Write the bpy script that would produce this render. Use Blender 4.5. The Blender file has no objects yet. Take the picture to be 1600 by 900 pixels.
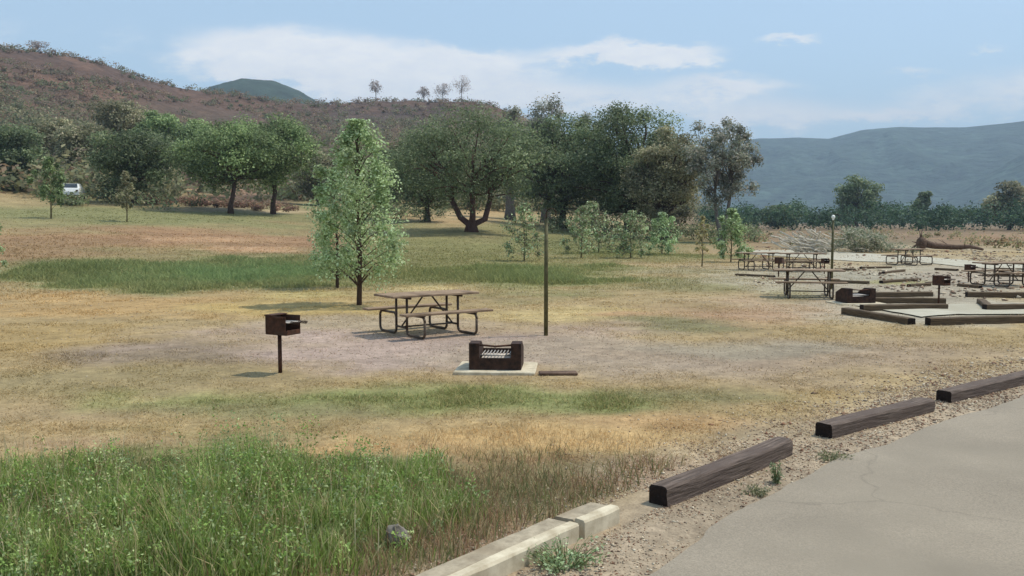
import bpy, math, random
import numpy as np
from mathutils import Vector

R = math.radians
rnd = random.Random(7)
rng = np.random.default_rng(11)
scene = bpy.context.scene
COL = scene.collection

# ------------------------------------------------------------------ camera, sky, sun, exposure
CAM_H = 2.1
FOC = 1400.0                       # focal length in pixels of the 1600 px wide photograph
PITCH = math.atan(105.0 / FOC)
cam_d = bpy.data.cameras.new("camera")
cam_d.lens = 36.0 * FOC / 1600.0
cam_d.clip_start = 0.1
cam_d.clip_end = 20000
cam = bpy.data.objects.new("camera", cam_d)
COL.objects.link(cam)
cam.location = (0, 0, CAM_H)
cam.rotation_euler = (math.pi / 2 - PITCH, 0, 0)
scene.camera = cam

SUN_EL, SUN_AZ = 61.0, 74.0        # azimuth clockwise from +Y (view direction)
SKY_STRENGTH = 0.148
SUN_STRENGTH = 3.6
scene.view_settings.view_transform = 'Standard'
scene.view_settings.look = 'None'
scene.view_settings.exposure = 0.03
scene.view_settings.gamma = 1.0
scene.view_settings.use_curve_mapping = False
scene.cycles.max_bounces = 6
scene.cycles.volume_bounces = 0
scene.cycles.use_denoising = True

world = bpy.data.worlds.new("World")
scene.world = world
world.use_nodes = True


def s2l(c):
    c = np.asarray(c, float) / 255.0
    return np.where(c <= 0.04045, c / 12.92, ((c + 0.055) / 1.055) ** 2.4)


def build_world():
    nt = world.node_tree
    nt.nodes.clear()
    N, L = nt.nodes.new, nt.links.new
    out = N('ShaderNodeOutputWorld')
    bg = N('ShaderNodeBackground')
    bg.inputs['Strength'].default_value = SKY_STRENGTH
    sky = N('ShaderNodeTexSky')
    sky.sky_type = 'NISHITA'
    sky.sun_disc = False
    sky.sun_elevation = R(SUN_EL)
    sky.sun_rotation = R(SUN_AZ)
    sky.air_density = 1.0
    sky.dust_density = 1.2
    sky.ozone_density = 1.6

    def m(op, a, b=None, c=None):
        n = N('ShaderNodeMath')
        n.operation = op
        for i, v in enumerate((a, b, c)):
            if v is None:
                continue
            if isinstance(v, (int, float)):
                n.inputs[i].default_value = v
            else:
                L(v, n.inputs[i])
        return n.outputs[0]

    tc = N('ShaderNodeTexCoord')
    sep = N('ShaderNodeSeparateXYZ')
    L(tc.outputs['Generated'], sep.inputs[0])
    yy = m('MAXIMUM', sep.outputs[1], 0.08)
    u = m('DIVIDE', sep.outputs[0], yy)
    v = m('DIVIDE', sep.outputs[2], yy)
    comb = N('ShaderNodeCombineXYZ')
    L(u, comb.inputs[0])
    L(m('MULTIPLY', v, 2.4), comb.inputs[1])
    n1 = N('ShaderNodeTexNoise')
    n1.inputs['Scale'].default_value = 15.0
    n1.inputs['Detail'].default_value = 9.0
    n1.inputs['Roughness'].default_value = 0.66
    L(comb.outputs[0], n1.inputs['Vector'])
    n2 = N('ShaderNodeTexNoise')
    n2.inputs['Scale'].default_value = 5.0
    n2.inputs['Detail'].default_value = 5.0
    n2.inputs['Roughness'].default_value = 0.55
    add = N('ShaderNodeVectorMath')
    add.operation = 'ADD'
    add.inputs[1].default_value = (5.3, 2.7, 1.9)
    L(comb.outputs[0], add.inputs[0])
    L(add.outputs[0], n2.inputs['Vector'])
    nz = m('SUBTRACT', n1.outputs['Fac'], 0.5)
    nb = m('SUBTRACT', n2.outputs['Fac'], 0.5)
    uw = m('ADD', u, m('MULTIPLY', nb, 0.16))
    vw = m('ADD', v, m('MULTIPLY', nz, 0.06))
    # (centre px, centre py, half width, half height, strength) of each cloud, turned into directions
    clouds = [(455, 84, 150, 30, 1.2), (530, 100, 60, 26, .6), (560, 125, 90, 30, .6), (700, 106, 90, 22, 1.5), (660, 150, 280, 32, .72), (405, 120, 62, 12, 1.5),
              (975, 90, 120, 17, 1.35), (900, 160, 240, 30, .5), (1130, 135, 90, 16, .75), (1215, 68, 42, 10, .8),
              (1210, 185, 130, 26, .7), (1430, 118, 50, 9, .5), (1540, 80, 35, 6, .4), (1400, 185, 90, 10, .6),
              (1520, 165, 150, 26, .45), (250, 60, 90, 40, .18), (1700, 130, 160, 30, .6), (-250, 60, 260, 40, .8),
              (1950, 40, 220, 40, .8), (700, -180, 300, 60, .6)]
    tot = None
    for cx, cy, rx, ry, st in clouds:
        du = m('DIVIDE', m('SUBTRACT', uw, (cx - 800) / FOC), rx / FOC)
        dv = m('DIVIDE', m('SUBTRACT', vw, (345 - cy) / FOC), ry / FOC)
        d2 = m('ADD', m('MULTIPLY', du, du), m('MULTIPLY', dv, dv))
        g = m('MULTIPLY', m('POWER', 2.718, m('MULTIPLY', d2, -0.9)), st)
        tot = g if tot is None else m('ADD', tot, g)
    front = m('GREATER_THAN', sep.outputs[1], 0.09)
    tot = m('MULTIPLY', tot, front)
    tot = m('ADD', tot, m('ADD', m('MULTIPLY', nz, 1.0), m('MULTIPLY', nb, 0.5)))
    mr = N('ShaderNodeMapRange')
    mr.interpolation_type = 'SMOOTHSTEP'
    mr.inputs['From Min'].default_value = 0.16
    mr.inputs['From Max'].default_value = .85
    mr.inputs['To Max'].default_value = 0.93
    L(tot, mr.inputs['Value'])
    # thin overall veil that lifts the blue to a pale summer sky
    veil = N('ShaderNodeMix')
    veil.data_type = 'RGBA'
    veil.inputs['Factor'].default_value = VEIL
    L(sky.outputs[0], veil.inputs['A'])
    veil.inputs['B'].default_value = (5.2, 7.0, 8.4, 1)
    mix = N('ShaderNodeMix')
    mix.data_type = 'RGBA'
    L(mr.outputs[0], mix.inputs['Factor'])
    L(veil.outputs['Result'], mix.inputs['A'])
    cs = N('ShaderNodeMapRange')
    cs.inputs['From Min'].default_value = .35
    cs.inputs['From Max'].default_value = .62
    L(n1.outputs['Fac'], cs.inputs['Value'])
    cm = N('ShaderNodeMix')
    cm.data_type = 'RGBA'
    L(cs.outputs[0], cm.inputs['Factor'])
    cm.inputs['A'].default_value = (6.8, 6.9, 7.1, 1)
    cm.inputs['B'].default_value = CLOUD
    L(cm.outputs['Result'], mix.inputs['B'])
    L(mix.outputs['Result'], bg.inputs['Color'])
    L(bg.outputs[0], out.inputs['Surface'])


VEIL = 0.42
CLOUD = (8.0, 7.85, 7.7, 1)
build_world()

sun_d = bpy.data.lights.new("sun", 'SUN')
sun_d.energy = SUN_STRENGTH
sun_d.angle = R(0.6)
sun_d.color = (1.0, 0.945, 0.83)
sun = bpy.data.objects.new("sun", sun_d)
COL.objects.link(sun)
_az, _el = R(SUN_AZ), R(SUN_EL)
sdir = Vector((math.sin(_az) * math.cos(_el), math.cos(_az) * math.cos(_el), math.sin(_el)))
sun.rotation_euler = sdir.to_track_quat('Z', 'Y').to_euler()
sun.location = (20, 5, 40)

# ------------------------------------------------------------------ numeric helpers


def _hash(ix, iy, seed):
    h = (ix.astype(np.int64) * 374761393 + iy.astype(np.int64) * 668265263 + seed * 1274126177) & 0xFFFFFFFF
    h = ((h ^ (h >> 13)) * 1274126177) & 0xFFFFFFFF
    h = h ^ (h >> 16)
    return (h & 0xFFFFFF) / float(0xFFFFFF)


def vnoise(x, y, seed=0):
    x = np.asarray(x, float)
    y = np.asarray(y, float)
    ix, iy = np.floor(x), np.floor(y)
    fx, fy = x - ix, y - iy
    fx = fx * fx * (3 - 2 * fx)
    fy = fy * fy * (3 - 2 * fy)
    a, b = _hash(ix, iy, seed), _hash(ix + 1, iy, seed)
    c, d = _hash(ix, iy + 1, seed), _hash(ix + 1, iy + 1, seed)
    return (a * (1 - fx) + b * fx) * (1 - fy) + (c * (1 - fx) + d * fx) * fy


def fbm(x, y, oct=4, seed=0):
    t, a, s = 0, 0.5, 0
    for k in range(oct):
        t = t + a * vnoise(x * 2 ** k + 17 * k, y * 2 ** k - 31 * k, seed + k)
        s += a
        a *= 0.5
    return t / s - 0.5


def sstep(a, b, x):
    t = np.clip((x - a) / (b - a), 0, 1)
    return t * t * (3 - 2 * t)


def elev(Y):
    """slope z/depth of the line of sight through photo row Y"""
    dz = (450 - Y) / FOC
    return (dz * math.cos(PITCH) - math.sin(PITCH)) / (math.cos(PITCH) + dz * math.sin(PITCH))


def unproj(px, Y, z=0.0):
    """point of height z seen at photo pixel (px, Y); flat part of the ground"""
    dz = (450 - Y) / FOC
    dy = math.cos(PITCH) + dz * math.sin(PITCH)
    s = (z - CAM_H) / (dz * math.cos(PITCH) - math.sin(PITCH))
    return (px - 800) / FOC * s, dy * s


def project(x, y, z):
    zc = z - CAM_H
    f = y * math.cos(PITCH) - zc * math.sin(PITCH)
    up = y * math.sin(PITCH) + zc * math.cos(PITCH)
    f = np.maximum(f, 0.05)
    return 800 + FOC * x / f, 450 - FOC * up / f


# ------------------------------------------------------------------ terrain
FL = lambda d: 345 + 2940.0 / d
TR = [0, 18, 26, 34, 45, 60, 80, 100, 140, 200, 300, 400, 460]
# photo row of the ground at each distance, for a few photo columns
TT = {
    -500: [0, 0, 0, 436, 396, 350, 315, 288, 255, 215, 140, 70, 55],
    0:    [0, 0, 0, 439, 402, 364, 335, 312, 284, 240, 165, 95, 80],
    150:  [0, 0, 0, 439, 402, 365, 337, 315, 290, 252, 185, 118, 105],
    300:  [0, 0, 0, 439, 404, 370, 343, 322, 300, 270, 212, 158, 144],
    480:  [0, 0, 0, 439, 407, 378, 354, 333, 312, 283, 232, 184, 170],
    600:  [0, 0, 0, 0, 408, 384, 362, 340, 318, 287, 233, 180, 162],
    740:  [0, 0, 0, 0, 409, 388, 360, 345, 325, 290, 235, 182, 163],
    850:  [0, 0, 0, 0, 0, 391, 372, 356, 338, 312, 265, 225, 205],
    950:  [0, 0, 0, 0, 0, 393, 378, 365, 350, 330, 300, 272, 258],
    1060: [0, 0, 0, 0, 0, 0, 0, 372, 362, 348, 330, 320, 312],
    1180: [0] * 13,
    2300: [0] * 13,
}
TP = np.array(sorted(TT))
TRn = np.array(TR, float)
HT = np.zeros((len(TP), len(TR) + 5))
TRX = np.array(TR + [600, 800, 1200, 1700, 2600], float)
for i, p in enumerate(TP):
    for j, r_ in enumerate(TR):
        Y = TT[p][j]
        if Y:
            HT[i, j] = max(0.0, CAM_H + elev(Y) * r_ / math.sqrt(1 + ((np.clip(p, 0, 1600) - 800) / FOC) ** 2))
    h = HT[i, len(TR) - 1]
    HT[i, len(TR):] = [h * 0.72, h * 0.3, 0, 0, 0]


def cr(p0, p1, p2, p3, t):
    return 0.5 * (2 * p1 + (p2 - p0) * t + (2 * p0 - 5 * p1 + 4 * p2 - p3) * t * t + (3 * p1 - p0 - 3 * p2 + p3) * t ** 3)


def table(pe, r):
    fi = np.interp(pe, TP, np.arange(len(TP)))
    fj = np.interp(r, TRX, np.arange(len(TRX)))
    i, j = np.minimum(fi.astype(int), len(TP) - 2), np.minimum(fj.astype(int), len(TRX) - 2)
    a, b = fi - i, fj - j
    rows = []
    for di in (-1, 0, 1, 2):
        ii = np.clip(i + di, 0, len(TP) - 1)
        q = [HT[ii, np.clip(j + dj, 0, len(TRX) - 1)] for dj in (-1, 0, 1, 2)]
        rows.append(cr(q[0], q[1], q[2], q[3], b))
    return np.maximum(cr(*rows, a), 0)


def bumpy(x, c, w):
    return np.exp(-((x - c) / w) ** 2)


# road edge (left side) and kerb line, from where the photo shows them on the flat ground
ROAD_PX = [(900, 1010), (985, 925), (1012, 900), (1095, 838), (1190, 775), (1290, 728), (1400, 686), (1500, 652), (1600, 618), (1740, 580), (1950, 536), (2300, 492)]
ROAD = np.array([unproj(*q) for q in ROAD_PX])
ROAD = np.vstack([ROAD[0] + (ROAD[0] - ROAD[1]) / np.linalg.norm(ROAD[0] - ROAD[1]) * 14, ROAD])


def road_side(x, y):
    """signed distance to the road edge; negative on the road"""
    x = np.asarray(x, float)
    y = np.asarray(y, float)
    best = np.full(x.shape, 1e9)
    sg = np.ones(x.shape)
    for (ax, ay), (bx, by) in zip(ROAD[:-1], ROAD[1:]):
        dx, dy = bx - ax, by - ay
        t = np.clip(((x - ax) * dx + (y - ay) * dy) / (dx * dx + dy * dy), 0, 1)
        d = np.hypot(x - ax - t * dx, y - ay - t * dy)
        cross = dx * (y - ay) - dy * (x - ax)
        m = d < best
        best = np.where(m, d, best)
        sg = np.where(m, np.sign(cross), sg)
    return best * sg


def height(x, y, fine=True):
    x = np.asarray(x, float)
    y = np.asarray(y, float)
    r = np.hypot(x, y)
    az = np.arctan2(x, y)
    azc = np.clip(az, -R(46), R(46))
    pe = 800 + FOC * np.tan(azc)
    back = 1 - sstep(R(95), R(150), np.abs(az))
    h = table(pe, r) * back
    # farther dark hill behind the ridge, then the blue range
    h = h + 130 * 0
    bump = np.interp(pe, [180, 270, 330, 385, 430, 470, 520, 580, 660], [0, 110, 172, 187, 184, 174, 150, 108, 0])
    h = np.maximum(h, bump * np.exp(-((r - 1250) / 330.0) ** 2) * back)
    rng_top = np.interp(pe, [-400, 300, 900, 1080, 1180, 1240, 1290, 1340, 1400, 1440, 1500, 1560, 1600, 1700, 2000, 2300],
                        [240, 220, 190, 260, 287, 291, 283, 308, 314, 308, 305, 312, 318, 330, 340, 300])
    w = (sstep(1900, 3100, r) * (1 - sstep(3300, 4400, r)))
    spur = 0.55 + 0.45 * (1 - np.abs(2 * vnoise(pe / 90.0 + r / 900.0, r / 700.0, 5) - 1))
    prof = w ** 0.8 * (w + (1 - w) * spur)
    mt = rng_top * .95 * prof * back
    mt = mt + sstep(1900, 2400, r) * (1 - sstep(2900, 3150, r)) * 80 * (fbm(x / 520.0, y / 520.0, 6, 15) - .5 * np.abs(fbm(x / 230.0, y / 230.0, 4, 29))) * back
    # a nearer spur on the right
    sp = np.interp(pe, [1380, 1500, 1600, 1800, 2200], [0, 70, 145, 190, 160]) * np.exp(-((r - 2300) / 330.0) ** 2) * back
    mt = np.maximum(mt, sp + sp * 0.3 * fbm(x / 200.0, y / 200.0, 4, 3))
    h = np.maximum(h, mt)
    hillw = sstep(110, 220, r) * (1 - sstep(900, 1800, r)) * sstep(2, 20, h)
    h = h + hillw * (5.5 * fbm(x / 38.0, y / 38.0, 5, 21) + 1.6 * fbm(x / 7.0, y / 7.0, 3, 4))
    if fine:
        rd = road_side(x, y)
        off = sstep(0.0, 2.5, rd)
        nearw = (1 - sstep(120, 200, r))
        g = off * nearw * (0.07 * fbm(x / 2.3, y / 2.3, 3, 1) + 0.02 * fbm(x / .35, y / .35, 3, 2))
        camp = bumpy(x, 0, 9) * bumpy(y, 14, 6)
        g = g * (1 - 0.7 * camp)
        g = g + nearw * sstep(30, 60, r) * (1 - sstep(900, 1150, pe)) * (0.30 * fbm(x / 9.0, y / 9.0, 3, 8))
        # ground bank of dark soil beneath the oaks
        h = h + g
        h = np.where(rd < 0.35, h - 0.02 * sstep(0.35, 0, rd), h)
    return h


def gz(x, y):
    return float(height(np.array([x]), np.array([y]))[0])


def at(px, r):
    """ground point at distance r in the direction of photo column px"""
    a = math.atan((px - 800) / FOC)
    x, y = r * math.sin(a), r * math.cos(a)
    return x, y, gz(x, y)


# ground colours seen in the place: (px, row, half width, half height, sRGB, strength)
ZONES = [
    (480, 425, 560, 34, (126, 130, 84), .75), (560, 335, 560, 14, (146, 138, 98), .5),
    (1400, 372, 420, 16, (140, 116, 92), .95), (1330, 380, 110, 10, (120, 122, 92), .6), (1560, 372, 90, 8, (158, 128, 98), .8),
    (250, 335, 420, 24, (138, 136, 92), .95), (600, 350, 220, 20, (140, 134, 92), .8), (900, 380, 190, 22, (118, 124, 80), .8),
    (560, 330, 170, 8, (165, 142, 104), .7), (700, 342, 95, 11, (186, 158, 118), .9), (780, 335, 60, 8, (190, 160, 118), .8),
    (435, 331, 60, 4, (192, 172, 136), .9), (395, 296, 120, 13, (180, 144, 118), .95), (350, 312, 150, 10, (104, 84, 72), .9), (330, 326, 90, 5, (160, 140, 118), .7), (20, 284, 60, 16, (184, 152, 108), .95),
    (200, 374, 280, 22, (160, 126, 94), .95), (60, 395, 140, 28, (152, 124, 92), .9), (430, 387, 90, 20, (156, 124, 94), .85),
    (300, 374, 100, 5, (196, 160, 124), .8), (410, 390, 90, 6, (196, 160, 124), .8), (260, 405, 160, 12, (146, 130, 92), .7), (560, 400, 120, 28, (128, 124, 84), .7),
    (720, 395, 190, 40, (132, 128, 82), .9), (860, 432, 170, 26, (120, 132, 82), .8), (640, 430, 170, 18, (128, 128, 82), .7),
    (668, 452, 80, 5, (206, 186, 138), .8), (470, 462, 130, 7, (184, 168, 112), .7), (240, 432, 220, 24, (124, 136, 88), .8), (420, 428, 130, 24, (116, 136, 88), .8), (100, 425, 90, 20, (112, 118, 74), .6),
    (1090, 424, 110, 5, (160, 152, 120), .6), (1100, 445, 130, 16, (138, 134, 94), .8), (1010, 400, 120, 14, (120, 126, 80), .6),
    (200, 480, 260, 20, (184, 152, 104), .9), (480, 482, 160, 14, (192, 166, 108), .85), (900, 490, 170, 12, (192, 170, 120), .85),
    (990, 492, 60, 5, (186, 142, 108), .6), (1050, 508, 110, 14, (132, 128, 92), .8), (1210, 486, 150, 22, (176, 144, 114), .9),
    (80, 530, 160, 26, (172, 146, 98), .8), (250, 555, 170, 22, (138, 122, 104), .8), (150, 600, 260, 26, (148, 134, 98), .7),
    (620, 545, 340, 44, (178, 156, 142), .97), (950, 556, 330, 30, (170, 152, 132), .9), (1300, 560, 330, 36, (160, 140, 118), .8),
    (560, 505, 170, 12, (176, 158, 130), .8), (1180, 545, 160, 14, (156, 146, 126), .7),
    (700, 628, 460, 24, (128, 134, 82), .9), (420, 650, 190, 22, (140, 134, 94), .8), (1100, 620, 190, 20, (136, 128, 92), .6),
    (120, 655, 230, 28, (164, 142, 108), .8), (200, 690, 150, 12, (176, 148, 116), .7),
    (820, 690, 280, 26, (196, 164, 114), .95), (300, 668, 380, 16, (176, 152, 110), .75), (1010, 660, 170, 16, (186, 152, 108), .75), (640, 702, 120, 14, (188, 156, 112), .8),
    (860, 720, 170, 7, (172, 126, 92), .6),
    (240, 810, 420, 110, (84, 104, 54), .97), (60, 870, 220, 110, (72, 96, 48), .95), (560, 770, 180, 50, (98, 112, 62), .9),
    (120, 745, 130, 32, (128, 124, 98), .7), (820, 760, 240, 42, (122, 114, 84), .9), (760, 850, 190, 60, (134, 104, 82), .9),
    (560, 880, 180, 40, (120, 106, 76), .85), (1000, 742, 120, 20, (158, 112, 86), .8),
]
BASE = s2l((170, 148, 108))
CAMP2 = [(1400, 440, 280, 48, (188, 176, 152), .92), (1470, 486, 190, 22, (178, 168, 148), .95), (1450, 455, 230, 20, (168, 156, 136), .9), (1350, 430, 200, 14, (166, 158, 138), .85), (1540, 430, 120, 16, (168, 154, 136), .85),
         (1240, 462, 60, 14, (150, 144, 104), .6), (1400, 442, 60, 5, (150, 144, 92), .8)]


def ground_col(x, y, z):
    x = np.asarray(x, float)
    y = np.asarray(y, float)
    px, py = project(x, np.maximum(y, 0.3), z)
    ok = y > 0.8
    r = np.hypot(x, y)
    lu, lv = np.arctan2(x, y) * 9.0, np.log(np.maximum(r, .5)) * 9.0     # noise cells that grow with distance
    n1 = fbm(lu, lv, 5, 31)
    n2 = fbm(lu * .9 + 40, lv * .9, 5, 57)
    col = np.repeat(BASE[None, :], len(x), 0) * (1 + 0.25 * n1)[:, None]
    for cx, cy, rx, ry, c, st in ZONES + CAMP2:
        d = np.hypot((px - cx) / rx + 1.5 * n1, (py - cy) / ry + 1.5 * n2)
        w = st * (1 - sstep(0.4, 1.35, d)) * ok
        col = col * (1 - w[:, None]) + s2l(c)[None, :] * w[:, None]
    # gravel and leaf litter along the road
    rd = road_side(x, y)
    w = (1 - sstep(0.5, 1.6, rd + 0.8 * n1)) * (r < 60)
    lit = s2l((172, 154, 130))[None, :] * (1 + 0.5 * n2)[:, None]
    col = col * (1 - w[:, None]) + lit * w[:, None]
    fine = fbm(lu * 11, lv * 11, 3, 91)
    col = col * (1 + 0.35 * fine)[:, None]
    return np.clip(col, 0.01, 0.8)


def hill_col(x, y, z):
    r = np.hypot(x, y)
    n1 = fbm(x / 60.0, y / 60.0, 5, 131)
    n2 = fbm(x / 16.0, y / 16.0, 4, 157)
    brown = s2l((108, 82, 66))[None, :]
    mauve = s2l((86, 72, 66))[None, :]
    olive = s2l((98, 96, 68))[None, :]
    plain = s2l((132, 112, 88))[None, :]
    hz = sstep(8, 55, z)
    low = olive * 0.7 + brown * 0.3
    t = np.clip(0.5 + 1.9 * n1, 0, 1)[:, None]
    col = low * (1 - hz[:, None]) + (brown * t + mauve * (1 - t)) * hz[:, None]
    t2 = sstep(.05, .2, n2)[:, None] * .5
    col = col * (1 - t2) + s2l((128, 98, 80))[None, :] * t2
    pl = (1 - sstep(1.0, 7, z)) * (r < 1700)
    px, py = project(x, np.maximum(y, 1), z)
    left = 1 - sstep(850, 1100, px)
    pl = pl * (1 - left * .6)
    col = col * (1 - pl[:, None]) + plain * pl[:, None]
    dk = sstep(800, 1050, r)[:, None]
    forest = s2l((58, 72, 60))[None, :] * (1 + 1.2 * n2[:, None] + .7 * n1[:, None])
    col = col * (1 - dk) + forest * dk
    return np.clip(col, 0.005, 0.8)


# ------------------------------------------------------------------ mesh helpers
def mk_mesh(name, verts, faces, cols=None, mats=(), smooth=False):
    """faces: list of int arrays, each (n,3) or (n,4)"""
    me = bpy.data.meshes.new(name)
    verts = np.asarray(verts, np.float32)
    faces = [np.asarray(f, np.int32) for f in faces if len(f)]
    me.vertices.add(len(verts))
    me.vertices.foreach_set('co', verts.ravel())
    nl = sum(f.size for f in faces)
    me.loops.add(nl)
    me.loops.foreach_set('vertex_index', np.concatenate([f.ravel() for f in faces]))
    tot = np.concatenate([np.full(len(f), f.shape[1], np.int32) for f in faces])
    me.polygons.add(len(tot))
    me.polygons.foreach_set('loop_start', np.concatenate([[0], np.cumsum(tot)[:-1]]).astype(np.int32))
    me.polygons.foreach_set('loop_total', tot)
    if smooth:
        me.polygons.foreach_set('use_smooth', np.ones(len(tot), bool))
    me.update(calc_edges=True)
    if cols is not None:
        at_ = me.color_attributes.new('Col', 'FLOAT_COLOR', 'POINT')
        c4 = np.ones((len(verts), 4), np.float32)
        c4[:, :3] = cols
        at_.data.foreach_set('color', c4.ravel())
    for m_ in mats:
        me.materials.append(m_)
    return me


def link(name, me, parent=None):
    o = bpy.data.objects.new(name, me)
    COL.objects.link(o)
    if parent is not None:
        o.parent = parent
    return o


def tag(o, label=None, cat=None, group=None, kind=None):
    if label:
        o['label'] = label
    if cat:
        o['category'] = cat
    if group:
        o['group'] = group
    if kind:
        o['kind'] = kind
    return o


def thing(name, label, cat, loc, rz=0, group=None):
    o = bpy.data.objects.new(name, None)
    COL.objects.link(o)
    o.location = loc
    o.rotation_euler = (0, 0, rz)
    return tag(o, label, cat, group)


def copy_tree(o, parent=None):
    c = o.copy()
    COL.objects.link(c)
    c.parent = parent
    for ch in list(o.children):
        copy_tree(ch, c)
    return c


class MB:
    """collects shapes, links them as one mesh object"""

    def __init__(self):
        self.v, self.f, self.n, self.mi = [], [], 0, []

    def add(self, v, f, mi=0):
        self.v.append(np.asarray(v, float))
        for q in f:
            self.f.append(tuple(int(i) + self.n for i in q))
            self.mi.append(mi)
        self.n += len(v)

    def tube(self, pts, rad, k=8, mi=0, caps=True):
        pts = [np.asarray(p, float) for p in pts]
        rad = rad if hasattr(rad, '__len__') else [rad] * len(pts)
        vs = []
        prev = None
        for i, p in enumerate(pts):
            t = pts[min(i + 1, len(pts) - 1)] - pts[max(i - 1, 0)]
            t = t / (np.linalg.norm(t) + 1e-9)
            if prev is None:
                a = np.array([0, 0, 1.0]) if abs(t[2]) < .9 else np.array([1.0, 0, 0])
                u = np.cross(t, a)
            else:
                u = prev - t * np.dot(prev, t)
            u /= np.linalg.norm(u) + 1e-9
            prev = u
            w = np.cross(t, u)
            for j in range(k):
                a = 2 * math.pi * j / k
                vs.append(p + rad[i] * (u * math.cos(a) + w * math.sin(a)))
        f = []
        for i in range(len(pts) - 1):
            for j in range(k):
                a, b = i * k + j, i * k + (j + 1) % k
                f.append((a, b, b + k, a + k))
        if caps:
            f.append(tuple(range(k - 1, -1, -1)))
            f.append(tuple(range((len(pts) - 1) * k, len(pts) * k)))
        self.add(vs, f, mi)

    def box(self, c, s, rz=0, ch=0.0, rx=0, mi=0):
        """box with chamfered vertical and horizontal edges when ch > 0"""
        hx, hy, hz = s[0] / 2, s[1] / 2, s[2] / 2
        if ch <= 0:
            v = [(x * hx, y * hy, z * hz) for z in (-1, 1) for y in (-1, 1) for x in (-1, 1)]
            f = [(0, 2, 3, 1), (4, 5, 7, 6), (0, 1, 5, 4), (2, 6, 7, 3), (0, 4, 6, 2), (1, 3, 7, 5)]
        else:
            v, f = [], []
            for z, ins in ((-hz, ch), (-hz + ch, 0), (hz - ch, 0), (hz, ch)):
                ax, ay = hx - ins, hy - ins
                ring = [(-ax + ch, -ay), (ax - ch, -ay), (ax, -ay + ch), (ax, ay - ch), (ax - ch, ay), (-ax + ch, ay), (-ax, ay - ch), (-ax, -ay + ch)]
                v += [(x, y, z) for x, y in ring]
            for i in range(3):
                for j in range(8):
                    f.append((i * 8 + j, i * 8 + (j + 1) % 8, (i + 1) * 8 + (j + 1) % 8, (i + 1) * 8 + j))
            f.append(tuple(range(7, -1, -1)))
            f.append(tuple(range(24, 32)))
        v = np.array(v)
        if rx:
            cs, sn = math.cos(rx), math.sin(rx)
            v = np.stack([v[:, 0], v[:, 1] * cs - v[:, 2] * sn, v[:, 1] * sn + v[:, 2] * cs], 1)
        cs, sn = math.cos(rz), math.sin(rz)
        v = np.stack([v[:, 0] * cs - v[:, 1] * sn, v[:, 0] * sn + v[:, 1] * cs, v[:, 2]], 1) + np.array(c)
        self.add(v, f, mi)

    def sphere(self, c, r, n=8, m=6, sc=(1, 1, 1), mi=0):
        v = [(0, 0, 1)]
        for i in range(1, m):
            a = math.pi * i / m
            for j in range(n):
                b = 2 * math.pi * j / n
                v.append((math.sin(a) * math.cos(b), math.sin(a) * math.sin(b), math.cos(a)))
        v.append((0, 0, -1))
        f = [(0, 1 + j, 1 + (j + 1) % n) for j in range(n)]
        for i in range(m - 2):
            for j in range(n):
                a, b = 1 + i * n + j, 1 + i * n + (j + 1) % n
                f.append((a, a + n, b + n, b))
        l = len(v) - 1
        f += [(l, 1 + (m - 2) * n + (j + 1) % n, 1 + (m - 2) * n + j) for j in range(n)]
        self.add(np.array(v) * r * np.array(sc) + np.array(c), f, mi)

    def build(self, name, mats, parent=None, smooth=False):
        me = bpy.data.meshes.new(name)
        me.from_pydata([tuple(p) for p in np.concatenate(self.v)], [], self.f)
        for m_ in (mats if isinstance(mats, (list, tuple)) else [mats]):
            me.materials.append(m_)
        me.polygons.foreach_set('material_index', self.mi)
        if smooth:
            me.polygons.foreach_set('use_smooth', [True] * len(self.f))
        me.update()
        return link(name, me, parent)


# ------------------------------------------------------------------ materials
def new_mat(name):
    m_ = bpy.data.materials.new(name)
    m_.use_nodes = True
    nt = m_.node_tree
    return m_, nt, nt.nodes['Principled BSDF']


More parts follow.
